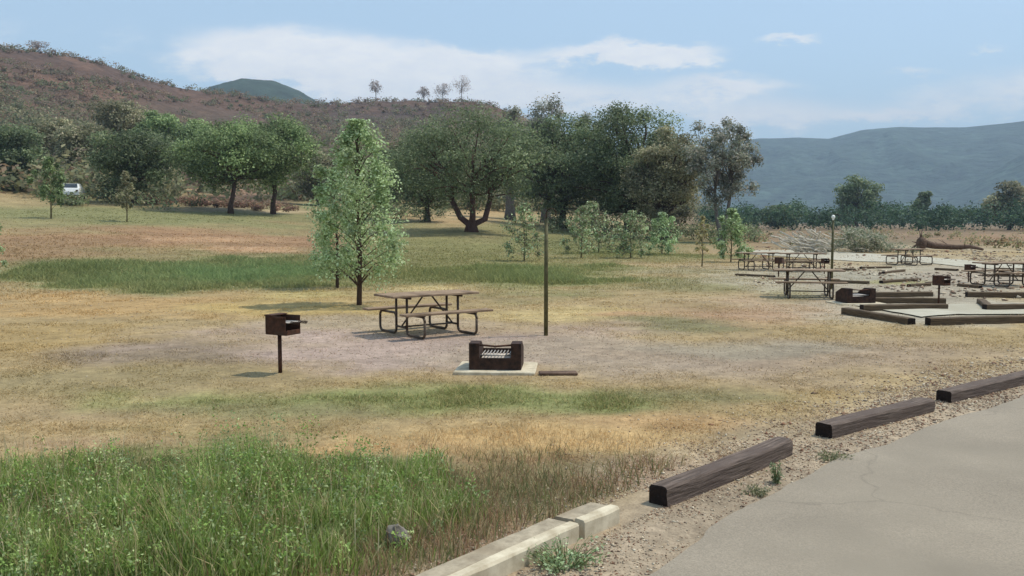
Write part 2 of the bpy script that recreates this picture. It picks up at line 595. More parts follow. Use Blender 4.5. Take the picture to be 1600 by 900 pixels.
def attr_mat(name, rough=0.9, noise=None, bump=None, transl=0.0, gain=1.0, spec=0.2):
    """colour from the mesh's own albedo attribute, broken up by noise; optional bump and leaf translucency"""
    m_, nt, bs = new_mat(name)
    N, L = nt.nodes.new, nt.links.new
    a = N('ShaderNodeAttribute')
    a.attribute_name = 'Col'
    col = a.outputs['Color']
    tc = N('ShaderNodeTexCoord')
    if noise:
        for sc, amt, det in noise:
            n = N('ShaderNodeTexNoise')
            n.inputs['Scale'].default_value = sc
            n.inputs['Detail'].default_value = det
            n.inputs['Roughness'].default_value = 0.65
            L(tc.outputs['Object'], n.inputs['Vector'])
            mr = N('ShaderNodeMapRange')
            mr.inputs['From Min'].default_value = 0.3
            mr.inputs['From Max'].default_value = 0.7
            mr.inputs['To Min'].default_value = 1 - amt
            mr.inputs['To Max'].default_value = 1 + amt
            L(n.outputs['Fac'], mr.inputs['Value'])
            mu = N('ShaderNodeVectorMath')
            mu.operation = 'SCALE'
            L(col, mu.inputs[0])
            L(mr.outputs[0], mu.inputs['Scale'])
            col = mu.outputs[0]
    if gain != 1.0:
        mu = N('ShaderNodeVectorMath')
        mu.operation = 'SCALE'
        mu.inputs['Scale'].default_value = gain
        L(col, mu.inputs[0])
        col = mu.outputs[0]
    L(col, bs.inputs['Base Color'])
    bs.inputs['Roughness'].default_value = rough
    bs.inputs['Specular IOR Level'].default_value = spec
    if bump:
        n = N('ShaderNodeTexNoise')
        n.inputs['Scale'].default_value = bump[0]
        n.inputs['Detail'].default_value = 6
        L(tc.outputs['Object'], n.inputs['Vector'])
        b = N('ShaderNodeBump')
        b.inputs['Strength'].default_value = bump[1]
        b.inputs['Distance'].default_value = bump[2]
        L(n.outputs['Fac'], b.inputs['Height'])
        L(b.outputs[0], bs.inputs['Normal'])
    if transl:
        tr = N('ShaderNodeBsdfTranslucent')
        L(col, tr.inputs['Color'])
        mx = N('ShaderNodeMixShader')
        mx.inputs[0].default_value = transl
        L(bs.outputs[0], mx.inputs[1])
        L(tr.outputs[0], mx.inputs[2])
        L(mx.outputs[0], nt.nodes['Material Output'].inputs['Surface'])
    return m_


def noise_mat(name, c1, c2, scale=8, rough=0.8, metal=0.0, stretch=(1, 1, 1), bump=(0.3, 0.01), detail=6, c3=None, s3=3.0, spec=0.3, lo=.35, hi=.65):
    m_, nt, bs = new_mat(name)
    N, L = nt.nodes.new, nt.links.new
    tc = N('ShaderNodeTexCoord')
    mp = N('ShaderNodeMapping')
    mp.inputs['Scale'].default_value = stretch
    L(tc.outputs['Object'], mp.inputs[0])
    n = N('ShaderNodeTexNoise')
    n.inputs['Scale'].default_value = scale
    n.inputs['Detail'].default_value = detail
    n.inputs['Roughness'].default_value = 0.65
    L(mp.outputs[0], n.inputs['Vector'])
    cr_ = N('ShaderNodeValToRGB')
    cr_.color_ramp.elements[0].position = lo
    cr_.color_ramp.elements[1].position = hi
    cr_.color_ramp.elements[0].color = (*c1, 1)
    cr_.color_ramp.elements[1].color = (*c2, 1)
    L(n.outputs['Fac'], cr_.inputs[0])
    col = cr_.outputs[0]
    if c3 is not None:
        n3 = N('ShaderNodeTexNoise')
        n3.inputs['Scale'].default_value = s3
        n3.inputs['Detail'].default_value = 4
        L(tc.outputs['Object'], n3.inputs['Vector'])
        mr = N('ShaderNodeMapRange')
        mr.inputs['From Min'].default_value = .48
        mr.inputs['From Max'].default_value = .68
        L(n3.outputs['Fac'], mr.inputs['Value'])
        mx = N('ShaderNodeMix')
        mx.data_type = 'RGBA'
        L(mr.outputs[0], mx.inputs['Factor'])
        L(col, mx.inputs['A'])
        mx.inputs['B'].default_value = (*c3, 1)
        col = mx.outputs['Result']
    L(col, bs.inputs['Base Color'])
    bs.inputs['Roughness'].default_value = rough
    bs.inputs['Metallic'].default_value = metal
    bs.inputs['Specular IOR Level'].default_value = spec
    if bump:
        b = N('ShaderNodeBump')
        b.inputs['Strength'].default_value = bump[0]
        b.inputs['Distance'].default_value = bump[1]
        L(n.outputs['Fac'], b.inputs['Height'])
        L(b.outputs[0], bs.inputs['Normal'])
    return m_


M_ground = attr_mat('dry_ground', 0.95, [(.35, .16, 8), (2.2, .20, 8), (9, .22, 8), (45, .25, 4)], (30, .5, .015), gain=.80)
M_hill = attr_mat('hill_soil', 0.95, [(.12, .25, 8), (.5, .25, 6)], (.25, .6, 2.0), gain=.85)
M_mount = attr_mat('forest_slope', 0.95, [(.004, .3, 8), (.012, .4, 8), (.05, .5, 8)], (.03, .9, 25))
M_leaf = attr_mat('leaves', 0.6, None, None, 0.40, gain=1.9, spec=0.25)
M_grass = attr_mat('grass_blades', 0.75, None, None, 0.42, gain=1.05, spec=.15)
M_stone = attr_mat('stones', 0.9, [(30, .15, 4)])
M_road = noise_mat('asphalt', s2l((130, 120, 105)), s2l((158, 146, 128)), 85, .9, bump=(.5, .006), detail=6, c3=s2l((138, 128, 112)), s3=.6)
M_path = noise_mat('pale_paving', s2l((168, 162, 144)), s2l((186, 180, 162)), 2, .9, bump=(.3, .01), c3=s2l((160, 152, 132)), s3=.35)
M_timber = noise_mat('weathered_timber', s2l((66, 55, 48)), s2l((126, 110, 99)), 9, .9, stretch=(.35, 5, 5), bump=(1.0, .02), c3=s2l((96, 82, 74)), s3=2.2)
M_timber_end = noise_mat('creosote_end_shaded', s2l((26, 18, 15)), s2l((46, 34, 28)), 30, .9, bump=(.6, .01))  # dark creosote, with the shade on the end faces put into the colour too
M_timber_far = noise_mat('brown_timber', s2l((70, 56, 42)), s2l((108, 90, 68)), 9, .85, stretch=(.35, 5, 5), bump=(.6, .012))
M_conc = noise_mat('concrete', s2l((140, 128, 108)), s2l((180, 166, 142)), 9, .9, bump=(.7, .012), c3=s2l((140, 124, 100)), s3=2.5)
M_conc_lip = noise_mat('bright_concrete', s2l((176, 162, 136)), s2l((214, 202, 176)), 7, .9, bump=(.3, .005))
M_rust = noise_mat('rusty_steel', s2l((54, 34, 26)), s2l((96, 62, 46)), 14, .75, metal=.25, bump=(.4, .003), c3=s2l((78, 60, 50)), s3=6)
M_dark = noise_mat('sooty_steel', s2l((38, 27, 22)), s2l((78, 54, 42)), 12, .75, metal=.2, bump=(.3, .003))
M_grate = noise_mat('worn_grate', s2l((150, 142, 134)), s2l((196, 188, 178)), 30, .5, metal=.5, bump=(.2, .001))
M_ash = noise_mat('ash', s2l((176, 166, 154)), s2l((206, 196, 184)), 12, .95, bump=(.8, .02))
M_pipe = noise_mat('brown_painted_pipe', s2l((66, 54, 44)), s2l((98, 84, 70)), 20, .6, metal=.1, bump=(.1, .001))
M_plank = noise_mat('table_planks', s2l((122, 100, 80)), s2l((166, 142, 116)), 7, .85, stretch=(.4, 6, 6), bump=(.4, .004), c3=s2l((104, 86, 68)), s3=2.5)
M_post = noise_mat('olive_post', s2l((74, 72, 44)), s2l((104, 98, 64)), 10, .6, bump=(.1, .001))
M_white = noise_mat('white_paint', s2l((222, 222, 218)), s2l((236, 236, 232)), 5, .35, bump=None)
M_glass = noise_mat('dark_glass', s2l((30, 36, 40)), s2l((44, 50, 54)), 3, .1, bump=None, spec=.6)
M_tyre = noise_mat('tyre_rubber', s2l((28, 28, 28)), s2l((44, 44, 42)), 20, .9, bump=None)
M_bulb = noise_mat('white_lantern', s2l((232, 234, 226)), s2l((244, 246, 240)), 9, .4, bump=None)
M_bark = noise_mat('oak_bark', s2l((62, 48, 42)), s2l((104, 84, 74)), 5, .95, stretch=(3, 3, .7), bump=(.8, .04))
M_bark_red = noise_mat('reddish_bark', s2l((74, 52, 44)), s2l((108, 80, 70)), 4, .95, stretch=(3, 3, .7), bump=(.8, .04))
M_bark_pale = noise_mat('sapling_bark', s2l((100, 92, 68)), s2l((132, 122, 94)), 12, .9, stretch=(3, 3, .7), bump=(.4, .01))
M_bark_grey = noise_mat('grey_bark', s2l((92, 86, 82)), s2l((134, 126, 120)), 5, .95, stretch=(3, 3, .7), bump=(.6, .03))
M_dead = noise_mat('bleached_wood', s2l((164, 154, 138)), s2l((204, 196, 180)), 8, .9, bump=(.4, .01))
M_log = noise_mat('brown_log', s2l((78, 60, 48)), s2l((114, 92, 76)), 6, .9, bump=(.6, .03))
M_rock = noise_mat('grey_rock', s2l((92, 86, 78)), s2l((146, 138, 126)), 9, .9, bump=(.7, .02))

def road_cracks():
    nt = M_road.node_tree
    N, L = nt.nodes.new, nt.links.new
    bs = nt.nodes['Principled BSDF']
    src = bs.inputs['Base Color'].links[0].from_socket
    tc = N('ShaderNodeTexCoord')
    nz = N('ShaderNodeTexNoise')
    nz.inputs['Scale'].default_value = 1.1
    nz.inputs['Detail'].default_value = 6
    L(tc.outputs['Object'], nz.inputs['Vector'])
    mx = N('ShaderNodeMix')
    mx.data_type = 'RGBA'
    mx.blend_type = 'LINEAR_LIGHT'
    mx.inputs['Factor'].default_value = .55
    L(tc.outputs['Object'], mx.inputs['A'])
    L(nz.outputs['Color'], mx.inputs['B'])
    vo = N('ShaderNodeTexVoronoi')
    vo.feature = 'DISTANCE_TO_EDGE'
    vo.inputs['Scale'].default_value = .26
    L(mx.outputs['Result'], vo.inputs['Vector'])
    mr = N('ShaderNodeMapRange')
    mr.inputs['From Max'].default_value = .006
    mr.inputs['To Min'].default_value = .84
    mr.inputs['To Max'].default_value = 1.0
    L(vo.outputs['Distance'], mr.inputs['Value'])
    n2 = N('ShaderNodeTexNoise')
    n2.inputs['Scale'].default_value = .8
    n2.inputs['Detail'].default_value = 7
    L(tc.outputs['Object'], n2.inputs['Vector'])
    m2 = N('ShaderNodeMapRange')
    m2.inputs['From Min'].default_value = .3
    m2.inputs['From Max'].default_value = .7
    m2.inputs['To Min'].default_value = .86
    m2.inputs['To Max'].default_value = 1.12
    L(n2.outputs['Fac'], m2.inputs['Value'])
    mm = N('ShaderNodeMath')
    mm.operation = 'MULTIPLY'
    L(mr.outputs[0], mm.inputs[0])
    L(m2.outputs[0], mm.inputs[1])
    sc = N('ShaderNodeVectorMath')
    sc.operation = 'SCALE'
    L(src, sc.inputs[0])
    L(mm.outputs[0], sc.inputs['Scale'])
    L(sc.outputs[0], bs.inputs['Base Color'])


road_cracks()

# ------------------------------------------------------------------ ground, hills, mountains
def polar(rs, azs):
    rr, aa = np.meshgrid(rs, azs, indexing='ij')
    return (rr * np.sin(aa)).ravel(), (rr * np.cos(aa)).ravel(), len(rs), len(azs)


def polar_faces(nr, na, wrap=True):
    i, j = np.meshgrid(np.arange(nr - 1), np.arange(na if wrap else na - 1), indexing='ij')
    a = i * na + j
    b = i * na + (j + 1) % na
    return np.stack([a.ravel(), b.ravel(), (b + na).ravel(), (a + na).ravel()], 1)[:, ::-1]


AZ = np.concatenate([np.arange(-180, -60, 3.0), np.arange(-60, -37, .5), np.arange(-37, 37, .13), np.arange(37, 60, .5), np.arange(60, 180, 3.0)]) * math.pi / 180
AZ2 = np.concatenate([np.arange(-180, -60, 3.0), np.arange(-60, -38, .5), np.arange(-38, 38, .16), np.arange(38, 60, .5), np.arange(60, 180, 3.0)]) * math.pi / 180
R1 = np.geomspace(1.2, 150, 560)
x, y, nr, na = polar(R1, AZ)
z = height(x, y)
x = np.append(x, 0.0)
y = np.append(y, 0.0)
z = np.append(z, -0.02)
gf = polar_faces(nr, na)
cap = np.stack([np.arange(na), (np.arange(na) + 1) % na, np.full(na, nr * na)], 1)
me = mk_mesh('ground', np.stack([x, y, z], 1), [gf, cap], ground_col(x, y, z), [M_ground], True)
tag(link('ground', me), 'dry tan and olive grassland with bare gravelly patches', kind='structure')

R2 = np.concatenate([[150.0], np.geomspace(152, 1700, 300)])
x, y, nr, na = polar(R2, AZ2)
z = height(x, y)
gc = ground_col(x, y, z)
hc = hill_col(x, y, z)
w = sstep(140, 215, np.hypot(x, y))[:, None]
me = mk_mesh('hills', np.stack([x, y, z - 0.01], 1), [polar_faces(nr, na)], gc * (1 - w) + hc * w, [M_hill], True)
tag(link('hills', me), 'brown scrubby burnt hill rising behind the oaks', kind='structure')

R3 = np.concatenate([[1700.0], np.geomspace(1720, 4800, 150)])
x, y, nr, na = polar(R3, AZ2)
z = height(x, y)
me = mk_mesh('mountains', np.stack([x, y, z - 0.01], 1), [polar_faces(nr, na)], hill_col(x, y, z), [M_mount], True)
tag(link('mountains', me), 'blue hazy wooded mountain range on the horizon', kind='structure')


# road as its own sheet, edge a little ragged
def strip_sheet(name, edge, width_dir, width, mat, z=0.012, n=220, cols=24, rag=0.0, seed=3, thick=0.0):
    edge = np.array(edge)
    seg = np.r_[0, np.cumsum(np.hypot(*np.diff(edge, axis=0).T))]
    s = np.linspace(0, seg[-1], n)
    ex = np.interp(s, seg, edge[:, 0])
    ey = np.interp(s, seg, edge[:, 1])
    k = np.ones(9) / 9
    ex[4:-4], ey[4:-4] = np.convolve(ex, k, 'valid'), np.convolve(ey, k, 'valid')
    t = np.linspace(0, 1, cols)
    X = ex[:, None] + width_dir[0] * width * t[None, :]
    Y = ey[:, None] + width_dir[1] * width * t[None, :]
    jit = rag * 2 * fbm(s * 1.3, s * 0, 6, seed)
    X[:, 0] += jit * width_dir[0]
    Y[:, 0] += jit * width_dir[1]
    Z = np.full_like(X, z)
    v = np.stack([X.ravel(), Y.ravel(), Z.ravel()], 1)
    i, j = np.meshgrid(np.arange(n - 1), np.arange(cols - 1), indexing='ij')
    a = (i * cols + j).ravel()
    f = np.stack([a, a + 1, a + cols + 1, a + cols], 1)
    return mk_mesh(name, v, [f], None, [mat], True)


me = strip_sheet('road', ROAD, (0.93, -0.37), 16.0, M_road, 0.006, 400, 30, 0.10)
tag(link('road', me), 'pale worn asphalt road curving off to the right', kind='structure')

# pale loop road of the far campsites
def px_poly(pts, z=0.0):
    return np.array([unproj(a, b, z) for a, b in pts])


far_top = px_poly([(1160, 391), (1250, 391), (1360, 397), (1450, 402), (1560, 412), (1700, 420), (1900, 428)])
far_bot = px_poly([(1150, 396), (1240, 402), (1340, 409), (1440, 411), (1540, 421), (1700, 431), (1900, 441)])


def ribbon(name, A, B, mat, z=0.03, n=90, m=6, rag=.25):
    def rs(P):
        s = np.r_[0, np.cumsum(np.hypot(*np.diff(P, axis=0).T))]
        t = np.linspace(0, s[-1], n)
        return np.stack([np.interp(t, s, P[:, 0]), np.interp(t, s, P[:, 1])], 1)
    A, B = rs(A), rs(B)
    jt = rag * 2 * fbm(np.arange(n) * .3, np.zeros(n), 3, 5)
    A = A + np.stack([jt * 0, jt], 1)
    t = np.linspace(0, 1, m)
    P = A[:, None, :] * (1 - t)[None, :, None] + B[:, None, :] * t[None, :, None]
    v = np.concatenate([P.reshape(-1, 2), np.full((n * m, 1), z)], 1)
    v[:, 2] = height(v[:, 0], v[:, 1]) + z
    i, j = np.meshgrid(np.arange(n - 1), np.arange(m - 1), indexing='ij')
    a = (i * m + j).ravel()
    return mk_mesh(name, v, [np.stack([a, a + m, a + m + 1, a + 1], 1)], None, [mat], True)


tag(link('path', ribbon('path', far_top, far_bot, M_path)), 'pale gravel loop road past the far campsites', kind='structure')
pad = ribbon('path', px_poly([(1335, 478), (1480, 476), (1620, 475), (1900, 474)]), px_poly([(1440, 498), (1500, 493), (1620, 491), (1900, 490)]), M_path, 0.03, 60, 8, .1)
tag(link('path', pad), 'pale gravel parking spur between the far timbers', kind='structure')

# ------------------------------------------------------------------ foliage tools
RH = np.array([(-.5, 0, 0), (0, -.28, .05), (.5, 0, 0), (0, .28, .05)])


def leaf_mesh(P, size, colors, updir=0.3, g=None, shape=RH, bias=None):
    """P (n,3) leaf centres; one small folded diamond each"""
    g = g or rng
    n = len(P)
    a = g.normal(size=(n, 3))
    nrm = g.normal(size=(n, 3))
    nrm[:, 2] = np.abs(nrm[:, 2]) + updir
    if bias is not None:
        nrm += bias
    nrm /= np.linalg.norm(nrm, axis=1)[:, None]
    u = np.cross(nrm, a)
    u /= np.linalg.norm(u, axis=1)[:, None]
    v = np.cross(nrm, u)
    s = size * g.uniform(.65, 1.35, n)
    V = P[:, None, :] + s[:, None, None] * (shape[None, :, 0:1] * u[:, None, :] + shape[None, :, 1:2] * v[:, None, :] + shape[None, :, 2:3] * nrm[:, None, :])
    F = np.arange(n * 4).reshape(n, 4)
    C = np.repeat(colors, 4, axis=0)
    return V.reshape(-1, 3), F, C


def clump_points(centers, radii, per, g, flat=.8, shell=.45):
    P, N_ = [], []
    for c, r_ in zip(centers, radii):
        d = g.normal(size=(per, 3))
        d /= np.linalg.norm(d, axis=1)[:, None]
        # keep the underside thinner than the top
        d[:, 2] = np.where((d[:, 2] < -.2) & (g.random(per) < .55), -d[:, 2], d[:, 2])
        rad = r_ * g.random(per) ** shell * (1 + .25 * g.normal(size=per) * .6)
        p = d * rad[:, None]
        p[:, 2] *= flat
        P.append(p + c)
        N_.append(d)
    return np.concatenate(P), np.concatenate(N_)


def leaf_colors(n, pal, g, tint=None, per=None):
    pal = np.array([s2l(c) for c in pal])
    k = g.integers(0, len(pal), n)
    c = pal[k]
    c = c * g.uniform(.75, 1.3, n)[:, None]
    if tint is not None:
        c = c * np.repeat(tint, per)[:, None]
    return np.clip(c, .004, .7)


def limb(mb, a, b, r0, r1, g, k=6, n=5, sag=.12):
    a, b = np.array(a, float), np.array(b, float)
    L_ = np.linalg.norm(b - a)
    pts = []
    off = g.normal(size=3) * sag * L_
    for i in range(n + 1):
        t = i / n
        p = a + (b - a) * t + off * math.sin(math.pi * t) * .8
        p[2] += L_ * .10 * math.sin(math.pi * t)
        pts.append(p)
    mb.tube(pts, [r0 + (r1 - r0) * (i / n) for i in range(n + 1)], k)


GREEN_OAK = [(86, 100, 64), (102, 116, 76), (74, 88, 56), (118, 130, 92)]
DARK_OAK = [(78, 88, 60), (90, 100, 70), (68, 80, 56), (104, 110, 84)]
PALE_SAP = [(110, 124, 88), (124, 140, 102), (150, 164, 130), (98, 114, 76)]
GREY_PINE = [(108, 112, 98), (122, 122, 108), (94, 100, 86), (130, 124, 114)]
GREY_BARE = [(120, 108, 102), (134, 122, 116), (108, 100, 94)]
OLIVE_GREY = [(102, 102, 78), (116, 114, 88), (90, 92, 68), (128, 120, 98)]


def build_oak(name, H, W, trunk_h, bark, pal, size, nclump=34, per=330, seed=1, lean=0.0, trunks=1, trunk_r=None, flat=.8, crown_lo=None, spread=1.0, cr_r=.17, shell=.5, egg=.0, dens=1.75):
    """a tree of height H and crown width W with its base at the local origin: children trunk, crown"""
    g = np.random.default_rng(seed)
    lo = trunk_h if crown_lo is None else crown_lo
    cz = (H + lo) / 2
    hz = (H - lo) / 2
    C, RR = [], []
    tries = 0
    while len(C) < nclump and tries < 6000:
        tries += 1
        d = g.normal(size=3)
        d /= np.linalg.norm(d)
        q = g.random() ** (1 / 2.2)
        zz = d[2] * q
        wid = (1 - egg * max(zz, -.6))
        c = np.array([d[0] * q * (W / 2) * (1 - cr_r) * wid, d[1] * q * (W / 2) * (1 - cr_r) * wid * .9, cz + zz * hz * .84])
        rr = W * cr_r * g.uniform(.7, 1.35)
        if any(np.linalg.norm((c - o) * [1, 1, 1.3]) < .5 * (rr + ro) * spread for o, ro in zip(C, RR)):
            continue
        C.append(c)
        RR.append(rr)
    per = int(per * dens)
    P, D = clump_points(C, RR, per, g, flat, shell)
    # nothing above the treetop
    P[:, 2] = np.minimum(P[:, 2], H * (1 + .02 * g.normal(size=len(P))))
    tint = g.uniform(.62, 1.4, len(C))
    V, F, Cc = leaf_mesh(P, size, leaf_colors(len(P), pal, g, tint, per), .2, g, bias=D * .8)
    crown = mk_mesh('crown', V, [F], Cc, [M_leaf])
    mb = MB()
    tr = trunk_r or H * .035
    tops = []
    for k in range(trunks):
        a = 2 * math.pi * k / max(trunks, 1) + .6
        b0 = np.array([0, 0, -.25]) if trunks == 1 else np.array([math.cos(a) * tr * 1.1, math.sin(a) * tr * .8, -.25])
        tp = np.array([lean * H + (0 if trunks == 1 else math.cos(a) * W * .12), (0 if trunks == 1 else math.sin(a) * W * .08), trunk_h * 1.1])
        pts = [b0, b0 * .8 + np.array([0, 0, .25 * trunk_h + .25]), (b0 + tp) / 2 + g.normal(size=3) * tr * .5, tp]
        mb.tube(pts, [tr * 1.5, tr * 1.05, tr * .9, tr * .75], 9)
        mb.tube([tp, tp + np.array([lean * H * .3, 0, (H - trunk_h) * .55])], [tr * .75, tr * .25], 7)
        tops.append(tp)
    for c, rr in zip(C, RR):
        tp = min(tops, key=lambda t_: np.linalg.norm(t_[:2] - c[:2]))
        st = tp + np.array([lean * H * .2, 0, 0]) + np.array([0, 0, max(0, (c[2] - tp[2]) * .35)])
        limb(mb, st, c - np.array([0, 0, rr * .1]), tr * .36, tr * .08, g)
    return crown, mb


def put_tree(name, label, cat, px, r, topY, wpx, bark, pal, leaf=None, group=None, rz=0, **kw):
    x_, y_, z_ = at(px, r)
    f = y_ / FOC
    H = CAM_H + elev(topY) * y_ - z_
    W = wpx * 1.1 * f
    leaf = leaf or max(.045, r * .0027)
    trunk_f = kw.pop('trunk_f', .3)
    lo_f = kw.pop('lo_f', None)
    o = thing(name, label, cat, (x_, y_, z_), rz, group)
    cr_me, mb = build_oak(name, H, W, H * trunk_f, bark, pal, leaf, crown_lo=None if lo_f is None else H * lo_f, **kw)
    mb.build('trunk', bark, o, True)
    link('crown', cr_me, o)
    return o


# --- oaks and big trees behind the field
put_tree('oak_tree', 'large spreading dark oak with forked reddish trunk in the middle of the field', 'tree', 737, 79, 172, 262, M_bark_red, DARK_OAK,
         nclump=52, per=330, seed=21, trunk_f=.24, trunks=3, lo_f=.17, cr_r=.125, trunk_r=.3)
put_tree('oak_tree', 'green oak with dark leaning trunk and sunlit crown at the field edge', 'tree', 362, 93, 188, 165, M_bark, GREEN_OAK,
         nclump=36, per=330, seed=22, trunk_f=.34, lo_f=.22, lean=.06, cr_r=.15, trunk_r=.24)
put_tree('oak_tree', 'tall light green oak just behind the big leafy sapling', 'tree', 428, 96, 172, 145, M_bark, GREEN_OAK,
         nclump=36, per=330, seed=23, trunk_f=.38, lo_f=.22, cr_r=.16, trunk_r=.24)
put_tree('oak_tree', 'rounded dark green oak with branches down to the ground beside the parked car', 'tree', 212, 100, 194, 135, M_bark, DARK_OAK,
         nclump=38, per=300, seed=24, trunk_f=.15, lo_f=.03, cr_r=.16)
put_tree('oak_tree', 'very broad dense dark tree with the tallest rounded top of the grove', 'tree', 982, 98, 147, 196, M_bark, DARK_OAK,
         nclump=84, per=330, seed=25, trunk_f=.2, lo_f=.05, cr_r=.13, egg=.1, spread=.8)
put_tree('oak_tree', 'dark bushy tree between the big spreading oak and the tallest dense tree', 'tree', 880, 104, 176, 165, M_bark, DARK_OAK,
         nclump=60, per=300, seed=26, trunk_f=.15, lo_f=.03, cr_r=.15)
put_tree('oak_tree', 'olive brown tree at the right side of the dense grove', 'tree', 1038, 92, 192, 122, M_bark, OLIVE_GREY,
         nclump=50, per=300, seed=27, trunk_f=.15, lo_f=.02, cr_r=.16)
put_tree('oak_tree', 'low dark oak hidden behind the left side of the big spreading oak', 'tree', 668, 96, 212, 120, M_bark, DARK_OAK,
         nclump=34, per=280, seed=28, trunk_f=.15, lo_f=.06, cr_r=.16)
put_tree('pine_tree', 'open grey green pine with upswept tufts standing alone on the right of the grove', 'tree', 1127, 88, 163, 116, M_bark_grey, GREY_PINE,
         nclump=60, per=150, seed=29, trunk_f=.28, lo_f=.16, cr_r=.10, flat=1.1, trunks=2, spread=1.05, shell=.6, trunk_r=.2)
put_tree('pine_tree', 'thin grey pine rising above the spreading oak, nearer the middle of the grove', 'tree', 797, 118, 138, 62, M_bark_grey, GREY_PINE,
         nclump=44, per=150, seed=30, trunk_f=.3, lo_f=.08, cr_r=.17, flat=1.2, spread=.9)
put_tree('pine_tree', 'flat topped thin grey pine behind the dark bushy tree', 'tree', 853, 120, 137, 74, M_bark_grey, GREY_PINE,
         nclump=46, per=150, seed=31, trunk_f=.3, lo_f=.08, cr_r=.16, flat=1.2, spread=.9)
put_tree('pine_tree', 'small grey pine at the left shoulder of the tallest dense tree', 'tree', 925, 116, 165, 60, M_bark_grey, GREY_PINE,
         nclump=30, per=160, seed=32, trunk_f=.3, lo_f=.2, cr_r=.17, flat=1.2, spread=.9)

# --- trees on the lower slope at the left
slope = [(30, 128, 196, 95, DARK_OAK, 'dark green slope tree at the far left end of the row'),
         (85, 150, 178, 90, OLIVE_GREY, 'olive grey slope tree above the small sapling'),
         (140, 135, 190, 100, OLIVE_GREY, 'olive grey slope tree above the parked car'),
         (190, 165, 148, 100, OLIVE_GREY, 'tallest pale olive tree on the brown slope'),
         (262, 150, 168, 90, GREEN_OAK, 'green slope tree above the rounded dark oak'),
         (318, 142, 182, 80, GREEN_OAK, 'green slope tree behind the leaning oak'),
         (498, 128, 235, 80, OLIVE_GREY, 'low olive tree on the slope left of the leafy sapling top'),
         (612, 120, 232, 70, DARK_OAK, 'low dark tree on the slope right of the leafy sapling')]
for k, (px, r_, ty, wp, pal, lab) in enumerate(slope):
    put_tree('hillside_tree', lab, 'tree', px, r_, ty, wp, M_bark_grey, pal, nclump=34, per=210, seed=50 + k, trunk_f=.18, lo_f=.05, cr_r=.18,
             group='trees on the lower slope')

# --- bare trees on the ridge
ridge = [(72, 440, 66, 32, 'lone bare tree on the high left end of the ridge'),
         (590, 445, 124, 22, 'small single tree on the ridge above the leafy sapling'),
         (664, 447, 136, 20, 'smallest bare reddish tree of the three on the ridge'),
         (693, 448, 131, 30, 'round bare tree in the middle of the three on the ridge'),
         (722, 449, 119, 30, 'tallest bare tree of the three on the ridge')]
for k, (px, r_, ty, wp, lab) in enumerate(ridge):
    put_tree('bare_tree', lab, 'tree', px, r_, ty, wp, M_bark_grey, GREY_BARE, leaf=.55, nclump=18, per=26, seed=70 + k, trunk_f=.3, lo_f=.25, cr_r=.2,
             flat=1.2, trunk_r=.22, group='bare trees along the ridge')

# --- trees standing out of the far tree line on the right
farts = [(1338, 240, 272, 66, 1, 'rounded dark tree standing above the far tree line'),
         (1437, 250, 296, 30, 1, 'narrow tree standing above the far tree line'),
         (1575, 235, 284, 72, 2, 'brownish grey tree above the tree line at the right edge'),
         (1215, 235, 322, 60, 1, 'low bushy tree at the left end of the far tree line'),
         (1660, 240, 290, 90, 1, 'wide tree at the end of the far tree line past the brownish one')]
for k, (px, r_, ty, wp, pk, lab) in enumerate(farts):
    put_tree('far_tree', lab, 'tree', px, r_, ty, wp, M_bark, [GREEN_OAK, DARK_OAK, OLIVE_GREY][pk], nclump=24, per=170, seed=90 + k, trunk_f=.2, lo_f=.08, cr_r=.18,
             group='trees of the far tree line')


# low brush scattered along the far flat
# far tree line: one mass
def mass(name, label, pts, pal, size, per, mat=None, g=None, hfun=None):
    g = g or rng
    C, RR = [], []
    for (x_, y_, z_, rr) in pts:
        C.append(np.array([x_, y_, z_ + rr * .45]))
        RR.append(rr)
    P, D = clump_points(C, RR, per, g, .85, .5)
    tint = g.uniform(.7, 1.3, len(C))
    V, F, Cc = leaf_mesh(P, size, leaf_colors(len(P), pal, g, tint, per), .3, g, bias=D * .8)
    o = link(name, mk_mesh(name, V, [F], Cc, [mat or M_leaf]))
    return tag(o, label, kind='stuff')


pts = []
g = np.random.default_rng(5)
for k in range(760):
    px = g.uniform(1100, 2150)
    r_ = g.uniform(200, 300)
    a = math.atan((px - 800) / FOC)
    x_, y_ = r_ * math.sin(a), r_ * math.cos(a)
    pts.append((x_, y_, g.uniform(0, 3.4) * (.6 + .8 * vnoise(px / 40.0, 0, 3)), g.uniform(1.6, 3.4)))
mass('tree_line', 'dark green band of trees and brush along the far flat', pts, [(40, 60, 42), (50, 70, 48), (36, 52, 40), (60, 76, 54)], .62, 95, g=g)

# scrub on the burnt hill: one mass
pts = []
g = np.random.default_rng(6)
n = 11000
pxs = g.uniform(-450, 1120, n)
rs_ = 105 * (470 / 105.0) ** (g.random(n) ** .8)
aa = np.arctan((pxs - 800) / FOC)
X, Y = rs_ * np.sin(aa), rs_ * np.cos(aa)
Z = height(X, Y)
keep = (Z > 3.2) & ~((pxs > 285) & (pxs < 480) & (rs_ < 128)) & ~((pxs < 60) & (rs_ < 118)) & ((fbm(X / 30, Y / 30, 3, 77) > -.12) | (rs_ > 425))
X, Y, Z, rs_ = X[keep], Y[keep], Z[keep], rs_[keep]
hz = sstep(12, 50, Z)
RRs = np.where(rs_ > 425, g.uniform(.9, 2.8, len(X)), g.uniform(.8, 2.6, len(X)) * (1 + .7 * (1 - sstep(15, 55, Z))))
mB = 620
pb, rb = g.uniform(-150, 470, mB), g.uniform(118, 300, mB)
ab = np.arctan((pb - 800) / FOC)
XB, YB = rb * np.sin(ab), rb * np.cos(ab)
X, Y, rs_ = np.append(X, XB), np.append(Y, YB), np.append(rs_, rb)
Z = height(X, Y)
